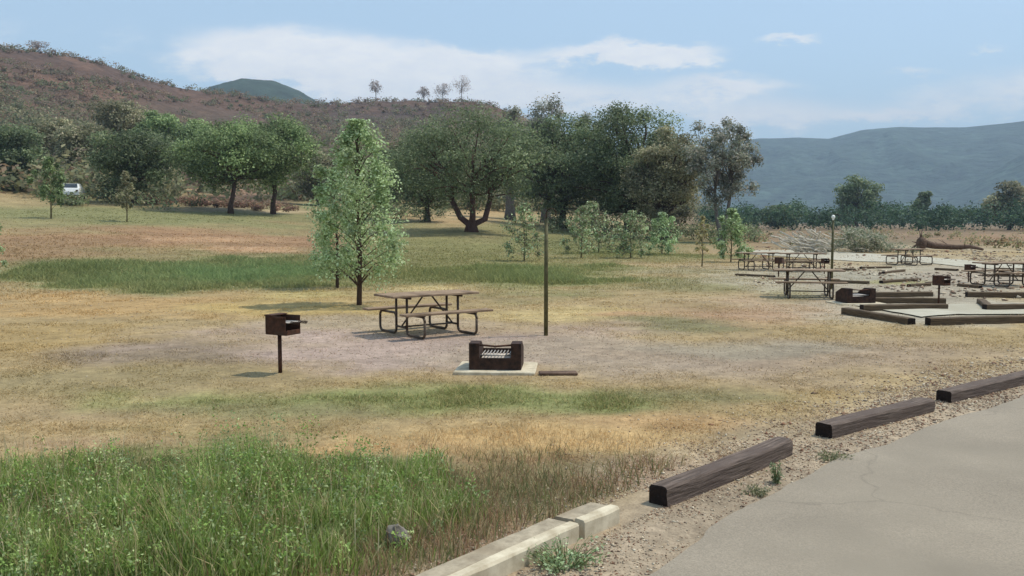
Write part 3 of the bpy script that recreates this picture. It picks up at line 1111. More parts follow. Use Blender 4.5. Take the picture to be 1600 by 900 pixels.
RRs = np.append(RRs, g.uniform(1.8, 3.6, mB))
hz = sstep(12, 50, Z)
hz[-mB:] = g.uniform(0, .45, mB)
per = 30
P, D = clump_points(np.stack([X, Y, Z + RRs * .4], 1), RRs, per, g, .8, .5)
palA = np.array([s2l(c) for c in [(98, 96, 72), (112, 108, 82), (90, 92, 66), (80, 86, 62)]])
palB = np.array([s2l(c) for c in [(104, 86, 70), (96, 80, 68), (110, 94, 76), (88, 86, 66), (88, 92, 66)]])
kA, kB = palA[g.integers(0, 4, len(X))], palB[g.integers(0, 5, len(X))]
pick = (g.random(len(X)) < .15 + .8 * hz)[:, None]
cc = np.where(pick, kB, kA) * g.uniform(.75, 1.2, len(X))[:, None]
V, F, Cc = leaf_mesh(P, .8, np.repeat(cc, per, 0) * g.uniform(.8, 1.2, len(P))[:, None], .3, g, bias=D * .8)
o = link('hillside_scrub', mk_mesh('hillside_scrub', V, [F], Cc, [M_leaf]))
tag(o, 'brown and olive scrub covering the burnt hill', kind='stuff')

# brush under the grove and along the field edge
pts = []
g = np.random.default_rng(8)
for k in range(150):
    px = g.choice([g.uniform(860, 1180), g.uniform(-100, 320), g.uniform(560, 700)], p=[.6, .2, .2])
    r_ = g.uniform(90, 112)
    x_, y_, z_ = at(px, r_)
    pts.append((x_, y_, z_, g.uniform(.8, 1.9)))
for (px, r_, rr) in ((104, 95.5, .75), (131, 95, .6), (112, 94.6, .42), (122, 94.8, .38)):
    x_, y_, z_ = at(px, r_)
    pts.append((x_, y_, z_, rr))
brush = []
for k in range(70):
    x_, y_, z_ = at(g.uniform(225, 480), g.uniform(99, 110))
    brush.append((x_, y_, z_, g.uniform(.35, .9)))
mass('dead_brush', 'reddish brown dead brush on the bank behind the oaks at the field edge', brush, [(104, 78, 66), (88, 68, 60), (128, 100, 84), (100, 92, 70)], .24, 90, g=g)
flat = []
for k in range(90):
    a = math.atan((g.uniform(1150, 1900) - 800) / FOC)
    r_ = g.uniform(72, 150)
    flat.append((r_ * math.sin(a), r_ * math.cos(a), 0, g.uniform(.25, .75) * (1 + r_ / 200)))
mass('low_brush', 'low tawny and olive brush dotted over the far flat on the right', flat, [(132, 112, 86), (118, 100, 80), (112, 112, 80), (96, 100, 70)], .24, 70, g=g)
mass('undergrowth', 'dark low brush beneath the grove and along the field edge', pts, DARK_OAK + [(96, 92, 72)], .26, 110, g=g)


# --- saplings
def put_sapling(label, px, r, topY, wpx, pal, seed, stem_f=.25, per=90, nclump=24, leaf=None, group='young trees planted in the field', name='sapling', bark=None, egg=.35, leanx=0.0, sd=.0):
    x_, y_, z_ = at(px, r)
    H = CAM_H + elev(topY) * y_ - z_
    W = wpx * y_ / FOC
    g = np.random.default_rng(seed)
    o = thing(name, label, 'tree', (x_, y_, z_), 0, group)
    mb = MB()
    tr = max(.022, H * .011)
    tops = [np.array([0, 0, -.1]), np.array([.01 * H, 0, H * .3]), np.array([-.01 * H + leanx * H * .5, .01 * H, H * .62]), np.array([leanx * H, 0, H * .97])]
    mb.tube(tops, [tr * 1.4, tr, tr * .6, tr * .12], 8)
    C, RR = [], []
    for k in range(nclump):
        t = stem_f + (1 - stem_f) * (k + g.random()) / nclump
        q = (t - stem_f) / (1 - stem_f)
        wid = W / 2 * float(np.interp(q, [0, .18, .4, .62, .82, 1], [.80, 1, 1, .84, .56, .12]))
        a = k * 2.4 + g.normal() * .3
        rr = W * .125 * g.uniform(.55, 1.5) * (1 if q < .75 else .75)
        d = max(0, wid - rr * .7) * g.uniform(.35, 1.18) * (1 + .18 * math.sin(a * 1.0 + q * 9))
        c = np.array([math.cos(a) * d + leanx * t * H, math.sin(a) * d, t * H - rr * .3])
        C.append(c)
        RR.append(rr)
        st = np.array([leanx * t * H * .8, 0, max(.1, t - .16) * H])
        limb(mb, st, c, tr * .35, tr * .08, g, 5, 4, .05)
    P, D = clump_points(C, RR, per, g, 1.25, .75)
    P[:, 2] = np.minimum(P[:, 2], H)
    leaf = leaf or max(.04, r * .0028)
    tint = g.uniform(.72, 1.3, len(C))
    V, F, Cc = leaf_mesh(P, leaf, leaf_colors(len(P), pal, g, tint, per), .1, g, bias=D * .5)
    mb.build('trunk', bark or M_bark_pale, o, True)
    link('crown', mk_mesh('crown', V, [F], Cc, [M_leaf]), o)
    return o


put_sapling('tall leafy light green sapling behind the near picnic table', 560, 22.6, 188, 184, PALE_SAP, 101, .2, 280, 58, .08, bark=M_bark)
put_sapling('shorter sapling standing close behind the tall leafy one', 526, 28.5, 262, 104, PALE_SAP, 152, .16, 160, 38, .09, bark=M_bark)
put_sapling('small round green sapling at the left side of the field below the car', 82, 76, 246, 60, GREEN_OAK, 103, .28, 110, 26)
put_sapling('thin greyish sapling under the rounded dark oak', 200, 74, 268, 42, OLIVE_GREY, 104, .3, 60, 22)
put_sapling('bushy grey green sapling right behind the lantern post', 819, 46, 318, 82, PALE_SAP + OLIVE_GREY, 105, .12, 90, 26)
put_sapling('pale sapling with two drooping stems between the lantern post and the next saplings', 908, 50, 322, 72, OLIVE_GREY + PALE_SAP, 106, .15, 80, 24, leanx=.06)
put_sapling('leaning pale sapling in front of the dark grove', 935, 56, 315, 76, OLIVE_GREY + PALE_SAP, 107, .15, 80, 24, leanx=-.14)
put_sapling('grey green sapling in front of the tallest dense tree', 985, 50, 330, 80, OLIVE_GREY + PALE_SAP, 108, .12, 110, 26)
put_sapling('small pale sapling in front of the olive brown tree', 1034, 55, 332, 64, PALE_SAP, 109, .12, 100, 22)
put_sapling('thin tawny sapling between the olive brown tree and the lone pine', 1097, 42, 338, 30, [(134, 124, 88), (124, 118, 82), (116, 114, 80)], 110, .3, 36, 18)
put_sapling('bushy dark green sapling below the lone grey pine', 1142, 47, 326, 72, GREEN_OAK + PALE_SAP, 111, .1, 110, 28)
put_sapling('pale green sapling cut by the left edge of the picture', -22, 24, 300, 60, PALE_SAP, 112, .12, 60, 26)

# ------------------------------------------------------------------ objects
# picnic tables
def build_table(label, loc, rz, group, end_gap=.55):
    t = thing('picnic_table', label, 'picnic table', loc, rz, group)
    mb = MB()
    for k in range(4):
        mb.box((0, -.285 + .19 * k, .745), (1.85, .178, .04), 0, .006)
    mb.build('tabletop', M_plank, t)
    for s in (-1, 1):
        mb = MB()
        mb.box((0, s * .72, .45), (1.85, .25, .04), 0, .006)
        mb.build('bench', M_plank, t)
    for sx in (-1, 1):
        X_ = sx * end_gap
        mb = MB()
        for s in (-1, 1):
            # closed rounded loop under each bench
            y0, y1, z0, z1, rr = s * .20, s * .84, .03, .405, .09
            pts = []
            for (cy, cz, a0) in ((y1 - s * rr, z1 - rr, 0), (y0 + s * rr, z1 - rr, 90), (y0 + s * rr, z0 + rr, 180), (y1 - s * rr, z0 + rr, 270)):
                for q in range(5):
                    a = R(a0 + 22.5 * q)
                    pts.append((X_, cy + s * rr * math.cos(a), cz + rr * math.sin(a)))
            pts.append(pts[0])
            mb.tube(pts, .024, 8)
            mb.tube([(X_, s * .20, .12), (X_, s * .20, .722)], .024, 8)
            mb.tube([(X_, s * .58, .40), (X_, s * .84, .425)], .02, 6)
        mb.tube([(X_, -.34, .705), (X_, .34, .705)], .022, 8)
        mb.tube([(X_, -.20, .16), (X_, .20, .16)], .02, 8)
        mb.build('end_frame', M_pipe, t, True)
    mb = MB()
    for s in (-1, 1):
        mb.tube([(s * end_gap, 0, .17), (s * .1, 0, .70)], .016, 7)
    mb.tube([(-end_gap, 0, .16), (end_gap, 0, .16)], .016, 7)
    mb.build('brace', M_pipe, t, True)
    return t


GT = 'picnic tables of the campsites'
x_, y_ = unproj(668, 520)
table1 = build_table('near picnic table with brown planks and looped pipe frames beside the fire box', (x_, y_, gz(x_, y_)), R(36), GT)
for (px, Y, ang, lab) in [(1262, 464, -12, 'picnic table beside the white topped lantern post at the second campsite'),
                          (1185, 422, 8, 'dark picnic table left of the pale loop road below the pine'),
                          (1252, 424, -4, 'small picnic table between the dark one and the lantern post, across the pale road'),
                          (1568, 446, 14, 'picnic table at the right edge behind the long timbers'),
                          (1420, 414, 30, 'farthest picnic table, across the loop road near the fallen log')]:
    c = copy_tree(table1)
    x_, y_ = unproj(px, Y)
    c.location = (x_, y_, gz(x_, y_))
    c.rotation_euler = (0, 0, R(ang))
    c['label'] = lab


# pedestal grills
def build_grill(label, loc, rz, group):
    t = thing('pedestal_grill', label, 'grill', loc, rz, group)
    mb = MB()
    mb.tube([(-.07, .0, -.1), (-.07, 0, .56)], .028, 10)
    mb.build('post', M_rust, t, True)
    mb = MB()
    # firebox open at the top and front (+x)
    th = .008
    L_, W_, Hh = .36, .29, .25
    z0 = .55
    mb.box((0, 0, z0), (L_, W_, th))
    mb.box((-L_ / 2, 0, z0 + Hh / 2 + .004), (th, W_ + .012, Hh))
    for s in (-1, 1):
        mb.box((0, s * (W_ / 2), z0 + Hh / 2 + .005), (L_ - .012, th, Hh - .004))
    mb.box((L_ / 2, 0, z0 + .035), (th, W_ - .02, .06))
    mb.box((-L_ / 2 + .05, 0, z0 + Hh + .012), (.13, W_ + .03, .012))
    for s in (-1, 1):
        mb.box((-.02, s * (W_ / 2 + .006), z0 + Hh - .02), (L_ - .05, .012, .03), 0, .003)
    mb.build('firebox', M_rust, t)
    mb = MB()
    for k in range(11):
        yy = -.125 + .025 * k
        mb.tube([(-.15, yy, z0 + .17), (.21, yy, z0 + .17)], .0055, 5)
    mb.tube([(.21, -.135, z0 + .17), (.21, .135, z0 + .17)], .008, 6)
    mb.tube([(-.15, -.135, z0 + .17), (-.15, .135, z0 + .17)], .008, 6)
    g_ = mb.build('grate', M_grate, t, True)
    for s in (-1, 1):
        mb = MB()
        pts = []
        for q in range(40):
            a = q * .9
            pts.append((.21 + .0038 * q, s * .08 + .018 * math.cos(a), z0 + .17 + .018 * math.sin(a)))
        mb.tube(pts, .005, 5)
        mb.build('handle', M_dark, t, True)
    return t


GG = 'pedestal grills of the campsites'
x_, y_ = unproj(444, 583)
grill1 = build_grill('near rusty box grill on a single post left of the picnic table', (x_, y_, gz(x_, y_)), R(-28), GG)
for (px, Y, ang, sc, lab) in [(1470, 476, -60, .9, 'rusty box grill behind the stacked timbers of the far campsite'),
                              (1515, 441, -70, .75, 'small dark box grill beside the curve of the pale loop road'),
                              (1289, 428, -80, .75, 'small dark box grill just left of the white topped lantern post'),
                              (1217, 432, 60, .9, 'small dark box grill beside the dark picnic table')]:
    c = copy_tree(grill1)
    x_, y_ = unproj(px, Y)
    c.location = (x_, y_, gz(x_, y_))
    c.rotation_euler = (0, 0, R(ang))
    c.scale = (sc, sc, sc)
    c['label'] = lab


# fire boxes on slabs
def build_firebox(label, loc, rz, group, w=.74):
    t = thing('fire_pit', label, 'fire pit', loc, rz, group)
    d, th = .62, .012
    mb = MB()
    z0 = .04
    mb.box((0, -d / 2, z0 + .085), (w, th, .17), 0, .003)
    mb.box((0, d / 2, z0 + .11), (w, th, .22), 0, .003)
    for s in (-1, 1):
        v = [(s * w / 2, -d / 2 - .01, z0), (s * w / 2, d / 2, z0), (s * w / 2, d / 2, z0 + .24), (s * w / 2, -.02, z0 + .37), (s * w / 2, -d / 2 - .01, z0 + .37)]
        v2 = [(a - s * .14, b, c_) for a, b, c_ in v]
        n_ = 5
        f = [tuple(range(n_)) if s > 0 else tuple(reversed(range(n_)))]
        f.append(tuple(reversed(range(n_, 2 * n_))) if s > 0 else tuple(range(n_, 2 * n_)))
        for i in range(n_):
            j = (i + 1) % n_
            f.append((i, n_ + i, n_ + j, j) if s > 0 else (j, n_ + j, n_ + i, i))
        mb.add(v + v2, f)
    mb.build('steel_box', M_dark, t)
    mb = MB()
    mb.tube([(-w / 2 + .12, -d / 2 + .04, z0 + .345), (0, -d / 2 + .04, z0 + .325), (w / 2 - .12, -d / 2 + .04, z0 + .345)], .014, 8)
    mb.build('crossbar', M_rust, t, True)
    mb = MB()
    for k in range(9):
        X_ = -w / 2 + .17 + k * (w - .34) / 8
        mb.tube([(X_, -d / 2 + .05, z0 + .20), (X_, d / 2 - .03, z0 + .19)], .009, 5)
    mb.tube([(-w / 2 + .15, -d / 2 + .05, z0 + .20), (w / 2 - .15, -d / 2 + .05, z0 + .20)], .011, 6)
    mb.build('grate', M_grate, t, True)
    mb = MB()
    mb.box((0, 0, z0 + .09), (w - .3, d - .03, .12), 0, .01)
    mb.build('ash_bed', M_ash, t)
    mb = MB()
    mb.box((.0, -.02, .005), (w + .40, d + .30, .075), 0, .012)
    mb.build('slab', M_conc_lip, t)
    return t


GF = 'fire boxes of the campsites'
x_, y_ = unproj(776, 583)
fire1 = build_firebox('near dark steel fire box with a grate on a pale concrete slab', (x_, y_ + .28, gz(x_, y_) + .0), R(-4), GF, .72)
c = copy_tree(fire1)
x_, y_ = unproj(1336, 474)
c.location = (x_, y_, gz(x_, y_))
c.rotation_euler = (0, 0, R(6))
c.scale = (1.05, 1, 1)
c['label'] = 'reddish brown fire box at the second campsite beside the stacked timbers'

# thin flat box for an unidentified brown smear beside the near fire box
mb = MB()
x_, y_ = unproj(872, 586)
mb.box((0, 0, .02), (.52, .2, .035), 0, .008)
o = mb.build('smear', M_log)
o.location = (x_, y_, gz(x_, y_))
o.rotation_euler = (0, 0, R(3))
tag(o, 'flat brown smear lying on the gravel beside the near fire box', 'smear')


# lantern posts
def build_post(label, loc, H, top, group):
    t = thing('lantern_post', label, 'post', loc, 0, group)
    mb = MB()
    mb.tube([(0, 0, -.1), (0, 0, H * .6), (0, 0, H)], [.040, .038, .034], 10)
    mb.build('pole', M_post, t, True)
    mb = MB()
    pts = [(0, 0, H - .03)]
    for q in range(10):
        a = R(180 - 24 * q)
        pts.append((.09 + .09 * math.cos(a), 0, H + .10 + .085 * math.sin(a)))
    mb.tube(pts, .011, 6)
    mb.build('hook', M_dark, t, True)
    if top:
        mb = MB()
        mb.sphere((.0, 0, H + .10), .058, 12, 8, (1, 1, 1.1))
        mb.tube([(0, 0, H), (0, 0, H + .05)], .03, 10)
        mb.build('lantern', M_bulb, t, True)
    return t


GL = 'lantern posts of the campsites'
x_, y_ = unproj(853, 524)
build_post('slim olive lantern post with a hook standing right of the near picnic table', (x_, y_, gz(x_, y_)), 2.14, False, GL)
x_, y_ = unproj(1299, 452)
build_post('lantern post with a white top at the second campsite', (x_, y_, gz(x_, y_)), 2.12, True, GL)


# timbers
def timber_mesh(L_, W_, Hh, seed):
    g = np.random.default_rng(seed)
    n = max(14, int(L_ * 9))
    ch = .018
    hx = W_ / 2
    prof = []
    for (ax, az) in ((-hx, 0), (hx, 0), (hx, Hh), (-hx, Hh)):
        prof.append((ax, az))
    ring = []
    for i in range(4):
        a, b = np.array(prof[i]), np.array(prof[(i + 1) % 4])
        d = (b - a) / np.linalg.norm(b - a)
        ring += [a + d * ch, a + d * np.linalg.norm(b - a) * .35, a + d * np.linalg.norm(b - a) * .68, b - d * ch]
    ring = np.array(ring)
    k = len(ring)
    V = []
    for i in range(n + 1):
        X_ = L_ * i / n
        nz = np.array([fbm(np.array([X_ * 2.5 + 9 * seed]), np.array([j * .9]), 3, seed)[0] for j in range(k)])
        sc = 1 + .17 * nz[:, None]
        cz = Hh / 2
        rr = (ring - [0, cz]) * sc
        if i in (0, n):
            rr = rr * .965
        sag = .02 * fbm(np.array([X_ * .8 + 3 * seed]), np.array([.5]), 2, seed)[0]
        rr = rr + [sag * 2, 0]
        V += [(X_ + (0.02 * nz[j] if i in (0, n) else 0), rr[j, 0], rr[j, 1] + cz) for j in range(k)]
    F, MI = [], []
    for i in range(n):
        for j in range(k):
            a, b = i * k + j, i * k + (j + 1) % k
            F.append((a, a + k, b + k, b))
            MI.append(0)
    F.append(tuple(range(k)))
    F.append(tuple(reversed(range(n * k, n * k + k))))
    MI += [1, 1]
    return V, F, MI


def timber(label, A, B, W_=.2, Hh=.19, near=False, seed=1, group='timbers laid along the road and round the far campsites', dz=0.0):
    a, b = np.array(unproj(*A)), np.array(unproj(*B))
    L_ = float(np.linalg.norm(b - a))
    V, F, MI = timber_mesh(L_, W_, Hh, seed)
    me = bpy.data.meshes.new('timber')
    me.from_pydata(V, [], F)
    me.materials.append(M_timber if near else M_timber_far)
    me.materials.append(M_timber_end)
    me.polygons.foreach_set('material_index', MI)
    me.update()
    o = link('timber', me)
    za, zb = gz(*a), gz(*b)
    o.location = (a[0], a[1], min(za, zb) - .015 + dz)
    o.rotation_euler = (0, 0, math.atan2(b[1] - a[1], b[0] - a[0]))
    tag(o, label, 'timber', group)
    return o


GN = 'square timbers lying along the road edge'
timber('nearest square timber with a black end, beside the end of the concrete kerb', (1028, 789), (1226, 709), .17, .165, True, 11, GN)
timber('middle one of the three square timbers along the road edge', (1286, 683), (1448, 641), .19, .155, True, 12, GN)
timber('farthest roadside timber, running out at the right picture edge', (1474, 628), (1640, 588), .19, .15, True, 13, GN)
FT = 'timbers round the far campsites'
for k, (A, B, lab) in enumerate([
        ((1450, 509), (1597, 505), 'long dark timber in front of the pale parking spur'),
        ((1320, 490), (1424, 508), 'slanting timber in front of the far fire box'),
        ((1346, 486), (1478, 484), 'timber lying between the slanting one and the far fire box'),
        ((1362, 473), (1476, 474), 'timber lying level with the far fire box'),
        ((1350, 465), (1455, 464), 'timber just behind the one level with the far fire box'),
        ((1510, 464), (1640, 465), 'long timber behind the right end of the pale parking spur'),
        ((1538, 484), (1700, 482), 'timber at the right edge beside the pale parking spur'),
        ((1532, 474), (1545, 484), 'short timber end beside the pale parking spur'),
        ((1300, 441), (1358, 443), 'timber just right of the white topped lantern post'),
        ((1376, 442), (1436, 438), 'timber behind the olive strip of grass at the far site'),
        ((1305, 423), (1336, 423), 'short timber behind the lantern post, along the loop road'),
        ((1462, 422), (1496, 424), 'short timber left of the small grill at the loop road'),
        ((1535, 432), (1640, 434), 'timber along the loop road at the right edge'),
        ((1150, 431), (1210, 434), 'timber in front of the dark picnic table'),
        ((1226, 410), (1268, 412), 'timber beyond the small picnic table, along the loop road'),
        ((1380, 428), (1412, 424), 'short timber near the bright end of the loop road curve'),
        ((1420, 448), (1452, 446), 'short timber just left of the rusty box grill'),
        ((1555, 422), (1640, 424), 'timber across the loop road at the right edge'),
        ((1345, 420), (1392, 419), 'timber beyond the loop road, right of the brush mound'),
        ((1498, 447), (1532, 450), 'short timber below the small grill at the loop road')]):
    timber(lab, A, B, .19 if k < 8 else .16, .165 if k < 8 else .115, False, 30 + k, FT)

# kerb: two pieces of old concrete, lip brighter than the back
def kerb(label, A, B, seed, W_=.27, Hh=.12):
    a, b = np.array(unproj(*A)), np.array(unproj(*B))
    L_ = float(np.linalg.norm(b - a))
    o = thing('kerb', label, 'kerb', (a[0], a[1], 0), math.atan2(b[1] - a[1], b[0] - a[0]), 'pieces of the concrete kerb')
    n = max(6, int(L_ * 12))

    def bar(name, prof, mat, sd):
        V, F = [], []
        k = len(prof)
        for i in range(n + 1):
            X_ = L_ * i / n
            for j, (py_, pz_) in enumerate(prof):
                q = fbm(np.array([X_ * 4 + sd * 7]), np.array([j * 1.7]), 3, sd)[0]
                V.append((X_, py_ + .012 * q, pz_ + (.012 * q if pz_ > 0 else 0)))
        for i in range(n):
            for j in range(k):
                p, q = i * k + j, i * k + (j + 1) % k
                F.append((p, p + k, q + k, q))
        F += [tuple(range(k)), tuple(reversed(range(n * k, n * k + k)))]
        me = bpy.data.meshes.new(name)
        me.from_pydata(V, [], F)
        me.materials.append(mat)
        me.update()
        link(name, me, o)
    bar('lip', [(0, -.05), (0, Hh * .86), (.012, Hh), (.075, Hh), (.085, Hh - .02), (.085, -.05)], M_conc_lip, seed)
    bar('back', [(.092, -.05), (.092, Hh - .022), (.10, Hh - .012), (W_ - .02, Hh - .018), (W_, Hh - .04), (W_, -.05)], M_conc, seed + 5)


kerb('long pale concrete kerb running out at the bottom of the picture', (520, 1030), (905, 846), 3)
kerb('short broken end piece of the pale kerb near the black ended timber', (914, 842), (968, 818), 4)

# rock in the weeds
mb = MB()
mb.sphere((0, 0, 0), 1, 14, 10)
v = mb.v[0]
nn = np.array([fbm(np.array([p[0] * 1.6 + p[2]]), np.array([p[1] * 1.6 - p[2]]), 3, 5)[0] for p in v])
v = v * (1 + 1.5 * nn)[:, None] * [.085, .06, .06]
mb.v[0] = v
x_, y_ = unproj(622, 852)
o = mb.build('rock', M_rock)
o.location = (x_, y_, gz(x_, y_) + .05)
tag(o, 'fist sized grey rock among the weeds left of the kerb', 'rock')

# fallen log with root ball
x_, y_, z_ = at(1478, 70)
o = thing('fallen_log', 'long dark brown fallen log with a root ball beyond the loop road', 'log', (x_, y_, z_))
mb = MB()
mb.tube([(-1.7, 0, .55), (-.8, .1, .35), (.6, 0, .26), (1.6, -.1, .3), (2.6, 0, .10)], [.3, .22, .18, .15, .08], 9)
mb.build('stem', M_log, o, True)
mb = MB()
mb.sphere((-1.75, 0, .5), .5, 12, 8, (.7, .8, 1))
g = np.random.default_rng(3)
for k in range(14):
    d = g.normal(size=3)
    d[0] = -abs(d[0]) * .5
    d /= np.linalg.norm(d)
    mb.tube([np.array([-1.75, 0, .5]), np.array([-1.75, 0, .55]) + d * g.uniform(.6, .95)], [.08, .02], 5)
mb.build('root_ball', M_log, o)
mb = MB()
for k in range(9):
    s = np.array([g.uniform(-.4, 2.3), 0, .3])
    mb.tube([s, s + np.array([g.normal() * .4, g.normal() * .4, g.uniform(.1, .5)])], [.035, .01], 5)
mb.build('branch_stubs', M_log, o)

# pile of bleached branches and grey brush mound
def sticks(n, L0, L1, spread, hgt, rad, seed):
    g = np.random.default_rng(seed)
    mb = MB()
    for k in range(n):
        c = np.array([g.normal() * spread[0], g.normal() * spread[1], g.uniform(.05, hgt)])
        a = g.normal() * .9
        L_ = g.uniform(L0, L1)
        d = np.array([math.cos(a), math.sin(a) * .6, -g.uniform(.0, .55)])
        p0, p2 = c - d * L_ / 2, c + d * L_ / 2
        p0[2], p2[2] = max(.04, p0[2]), max(.03, p2[2])
        mid = (p0 + p2) / 2 + g.normal(size=3) * L_ * .06
        rr = g.uniform(.5, 1.2) * rad
        mb.tube([p0, mid, p2], [rr, rr * .8, rr * .35], 5)
    return mb


x_, y_, z_ = at(1262, 60)
o = sticks(95, .7, 2.1, (.75, .6), 1.25, .055, 4).build('branch_pile', M_dead)
o.location = (x_, y_, z_)
tag(o, 'heap of bleached dead branches beyond the loop road', 'branch pile')
x_, y_, z_ = at(1338, 64)
g = np.random.default_rng(12)
C = []
for _ in range(44):
    q = g.normal() * 1.35
    C.append(np.array([q, g.normal() * .8, g.uniform(.2, 1.55) * math.exp(-(q / 2.0) ** 2)]))
P, D = clump_points(C, g.uniform(.35, .75, 44), 150, g, .7, .5)
P = P[P[:, 2] > 0]
V, F, Cc = leaf_mesh(P, .15, leaf_colors(len(P), [(104, 110, 88), (122, 122, 104), (90, 98, 78), (150, 144, 128)], g), .2, g)
o = thing('brush_mound', 'grey green mound of cut brush behind the white topped lantern post', 'brush heap', (x_, y_, z_))
link('foliage', mk_mesh('foliage', V, [F], Cc, [M_leaf]), o)
sticks(34, .8, 2.4, (1.3, .7), 1.2, .03, 9).build('deadwood', M_dead, o)['kind'] = 'stuff'

# car seen end-on, mostly behind leaves
def build_car(label, loc, rz):
    t = thing('parked_car', label, 'car', loc, rz)
    # side profile along y (length 4.4), extruded in x with tumblehome
    prof = [(-2.15, .32, .84), (-2.2, .62, .86), (-2.05, .92, .86), (-1.55, 1.0, .84), (-.95, 1.42, .66), (.35, 1.46, .66), (1.05, 1.0, .84), (1.95, .86, .84), (2.18, .62, .84), (2.15, .30, .82)]
    mb = MB()
    v = [(-w_, yy, zz) for yy, zz, w_ in prof] + [(w_, yy, zz) for yy, zz, w_ in prof]
    k = len(prof)
    f = [tuple(range(k)), tuple(reversed(range(k, 2 * k)))]
    for i in range(k):
        j = (i + 1) % k
        f.append((i, i + k, j + k, j))
    mb.add(v, f)
    mb.build('body', M_white, t)
    mb = MB()
    mb.add([(-.66, -1.56, 1.035), (.66, -1.56, 1.035), (.58, -1.03, 1.40), (-.58, -1.03, 1.40)], [(0, 1, 2, 3)])
    mb.build('rear_window', M_glass, t)
    mb = MB()
    mb.add([(-.66, 1.0, 1.06), (.66, 1.0, 1.06), (.58, .44, 1.435), (-.58, .44, 1.435)], [(3, 2, 1, 0)])
    mb.build('windscreen', M_glass, t)
    for sx in (-1, 1):
        for yy in (-1.35, 1.35):
            mb = MB()
            mb.tube([(sx * .68, yy, .32), (sx * .88, yy, .32)], .32, 18)
            w_ = mb.build('wheel', M_tyre, t, True)
            mb = MB()
            mb.tube([(sx * .875, yy, .32), (sx * .89, yy, .32)], .19, 14)
            mb.build('rim', M_grate, w_, True)
    for s in (-1, 1):
        mb = MB()
        mb.box((s * .68, -2.195, .72), (.22, .03, .14), 0, .006)
        mb.build('tail_light', M_bark_red, t)
    return t


x_, y_, z_ = at(117, 98)
build_car('white car parked at the field edge, half hidden behind the small sapling', (x_, y_, z_ + .45), R(18))

# ------------------------------------------------------------------ grass, weeds, gravel
def sample_sector(n, r0, r1, a0, a1, g, power=1.0):
    u = g.random(n) ** power
    r_ = np.sqrt(r0 ** 2 + (r1 ** 2 - r0 ** 2) * u) if power == 1 else r0 * (r1 / r0) ** u
    a = R(a0) + (R(a1) - R(a0)) * g.random(n)
    return r_ * np.sin(a), r_ * np.cos(a)


def blades(x_, y_, hgt, wid, col, g, bend=.35):
    n = len(x_)
    z_ = height(x_, y_)
    a = g.uniform(0, 2 * math.pi, n)
    dx, dy = np.cos(a), np.sin(a)
    b = g.uniform(0, 2 * math.pi, n)
    lean = bend * hgt * g.uniform(.1, 1.2, n)
    lx, ly = np.cos(b) * lean, np.sin(b) * lean
    w2 = wid / 2
    base = np.stack([x_, y_, z_ - .01], 1)
    side = np.stack([dx * w2, dy * w2, np.zeros(n)], 1)
    mid = base + np.stack([lx * .35, ly * .35, hgt * .55], 1)
    tip = base + np.stack([lx, ly, hgt * g.uniform(.8, 1.0, n)], 1)
    V = np.stack([base - side, base + side, mid + side * .8, mid - side * .8, tip], 1).reshape(-1, 3)
    i = np.arange(n) * 5
    Q = np.stack([i, i + 1, i + 2, i + 3], 1)
    T = np.stack([i + 3, i + 2, i + 4], 1)
    C = np.repeat(col, 5, 0)
    return V, Q, T, C


def not_blocked(x_, y_):
    """keep tall grass off the gravel of the campsite, the objects and the road"""
    px, py = project(x_, y_, 0)
    rd = road_side(x_, y_)
    k = rd > .1
    return k, px, py, rd


g = np.random.default_rng(40)
# short dry grass over the flat, thicker where the ground is green
x_, y_ = sample_sector(760000, 5.0, 60, -36, 36, g, power=.9)
k, px, py, rd = not_blocked(x_, y_)
gcol = ground_col(x_, y_, np.zeros(len(x_)) + height(x_, y_))
green = sstep(1.0, 1.25, gcol[:, 1] / (gcol[:, 0] + 1e-6) * 1.08)
gravel = np.exp(-(((px - 640) / 330) ** 2 + ((py - 545) / 40) ** 2) ** 1.5) + np.exp(-(((px - 1000) / 330) ** 2 + ((py - 556) / 26) ** 2) ** 1.5)
gravel += np.exp(-(((px - 1480) / 230) ** 2 + ((py - 450) / 55) ** 2) ** 2)
clump = fbm(x_ / .6, y_ / .6, 3, 12)
p = (.34 + .66 * green + 1.7 * clump) * (1 - .88 * np.clip(gravel, 0, 1))
p = p * (.12 + .88 * sstep(.1, 1.2, rd))
k &= g.random(len(x_)) < p
x_, y_, gcol, green = x_[k], y_[k], gcol[k], green[k]
r_ = np.hypot(x_, y_)
hh = (.026 + .055 * green) * g.uniform(.5, 1.6, len(x_)) * (1 + .5 * sstep(24, 34, r_)) * (1 + clump[k])
ww = np.maximum(.005, r_ * .0009) * g.uniform(.7, 1.3, len(x_))
straw = s2l((188, 166, 120))[None, :]
mixw = (g.random(len(x_)) < .3)[:, None] * .55
bc = (gcol * (1 - mixw) + straw * mixw) * g.uniform(.85, 1.35, len(x_))[:, None]
V, Q, T, C = blades(x_, y_, hh, ww, np.clip(bc, .01, .8), g, 2.2)
tag(link('grass', mk_mesh('grass', V, [Q, T], C, [M_grass])), 'short dry and green grass over the whole campsite', kind='stuff')

# tall green growth in the near left corner
def in_green(x_, y_):
    px, py = project(x_, y_, 0)
    n1 = fbm(x_ / .7, y_ / .7, 4, 3)
    d = np.minimum(np.hypot((px - 150) / 520, (py - 850) / 118), np.hypot((px - 420) / 260, (py - 800) / 74))
    d = np.minimum(d, np.hypot((px - 560) / 230, (py - 790) / 74) + .12)
    return 1 - sstep(.50, 1.16, d + .9 * n1)


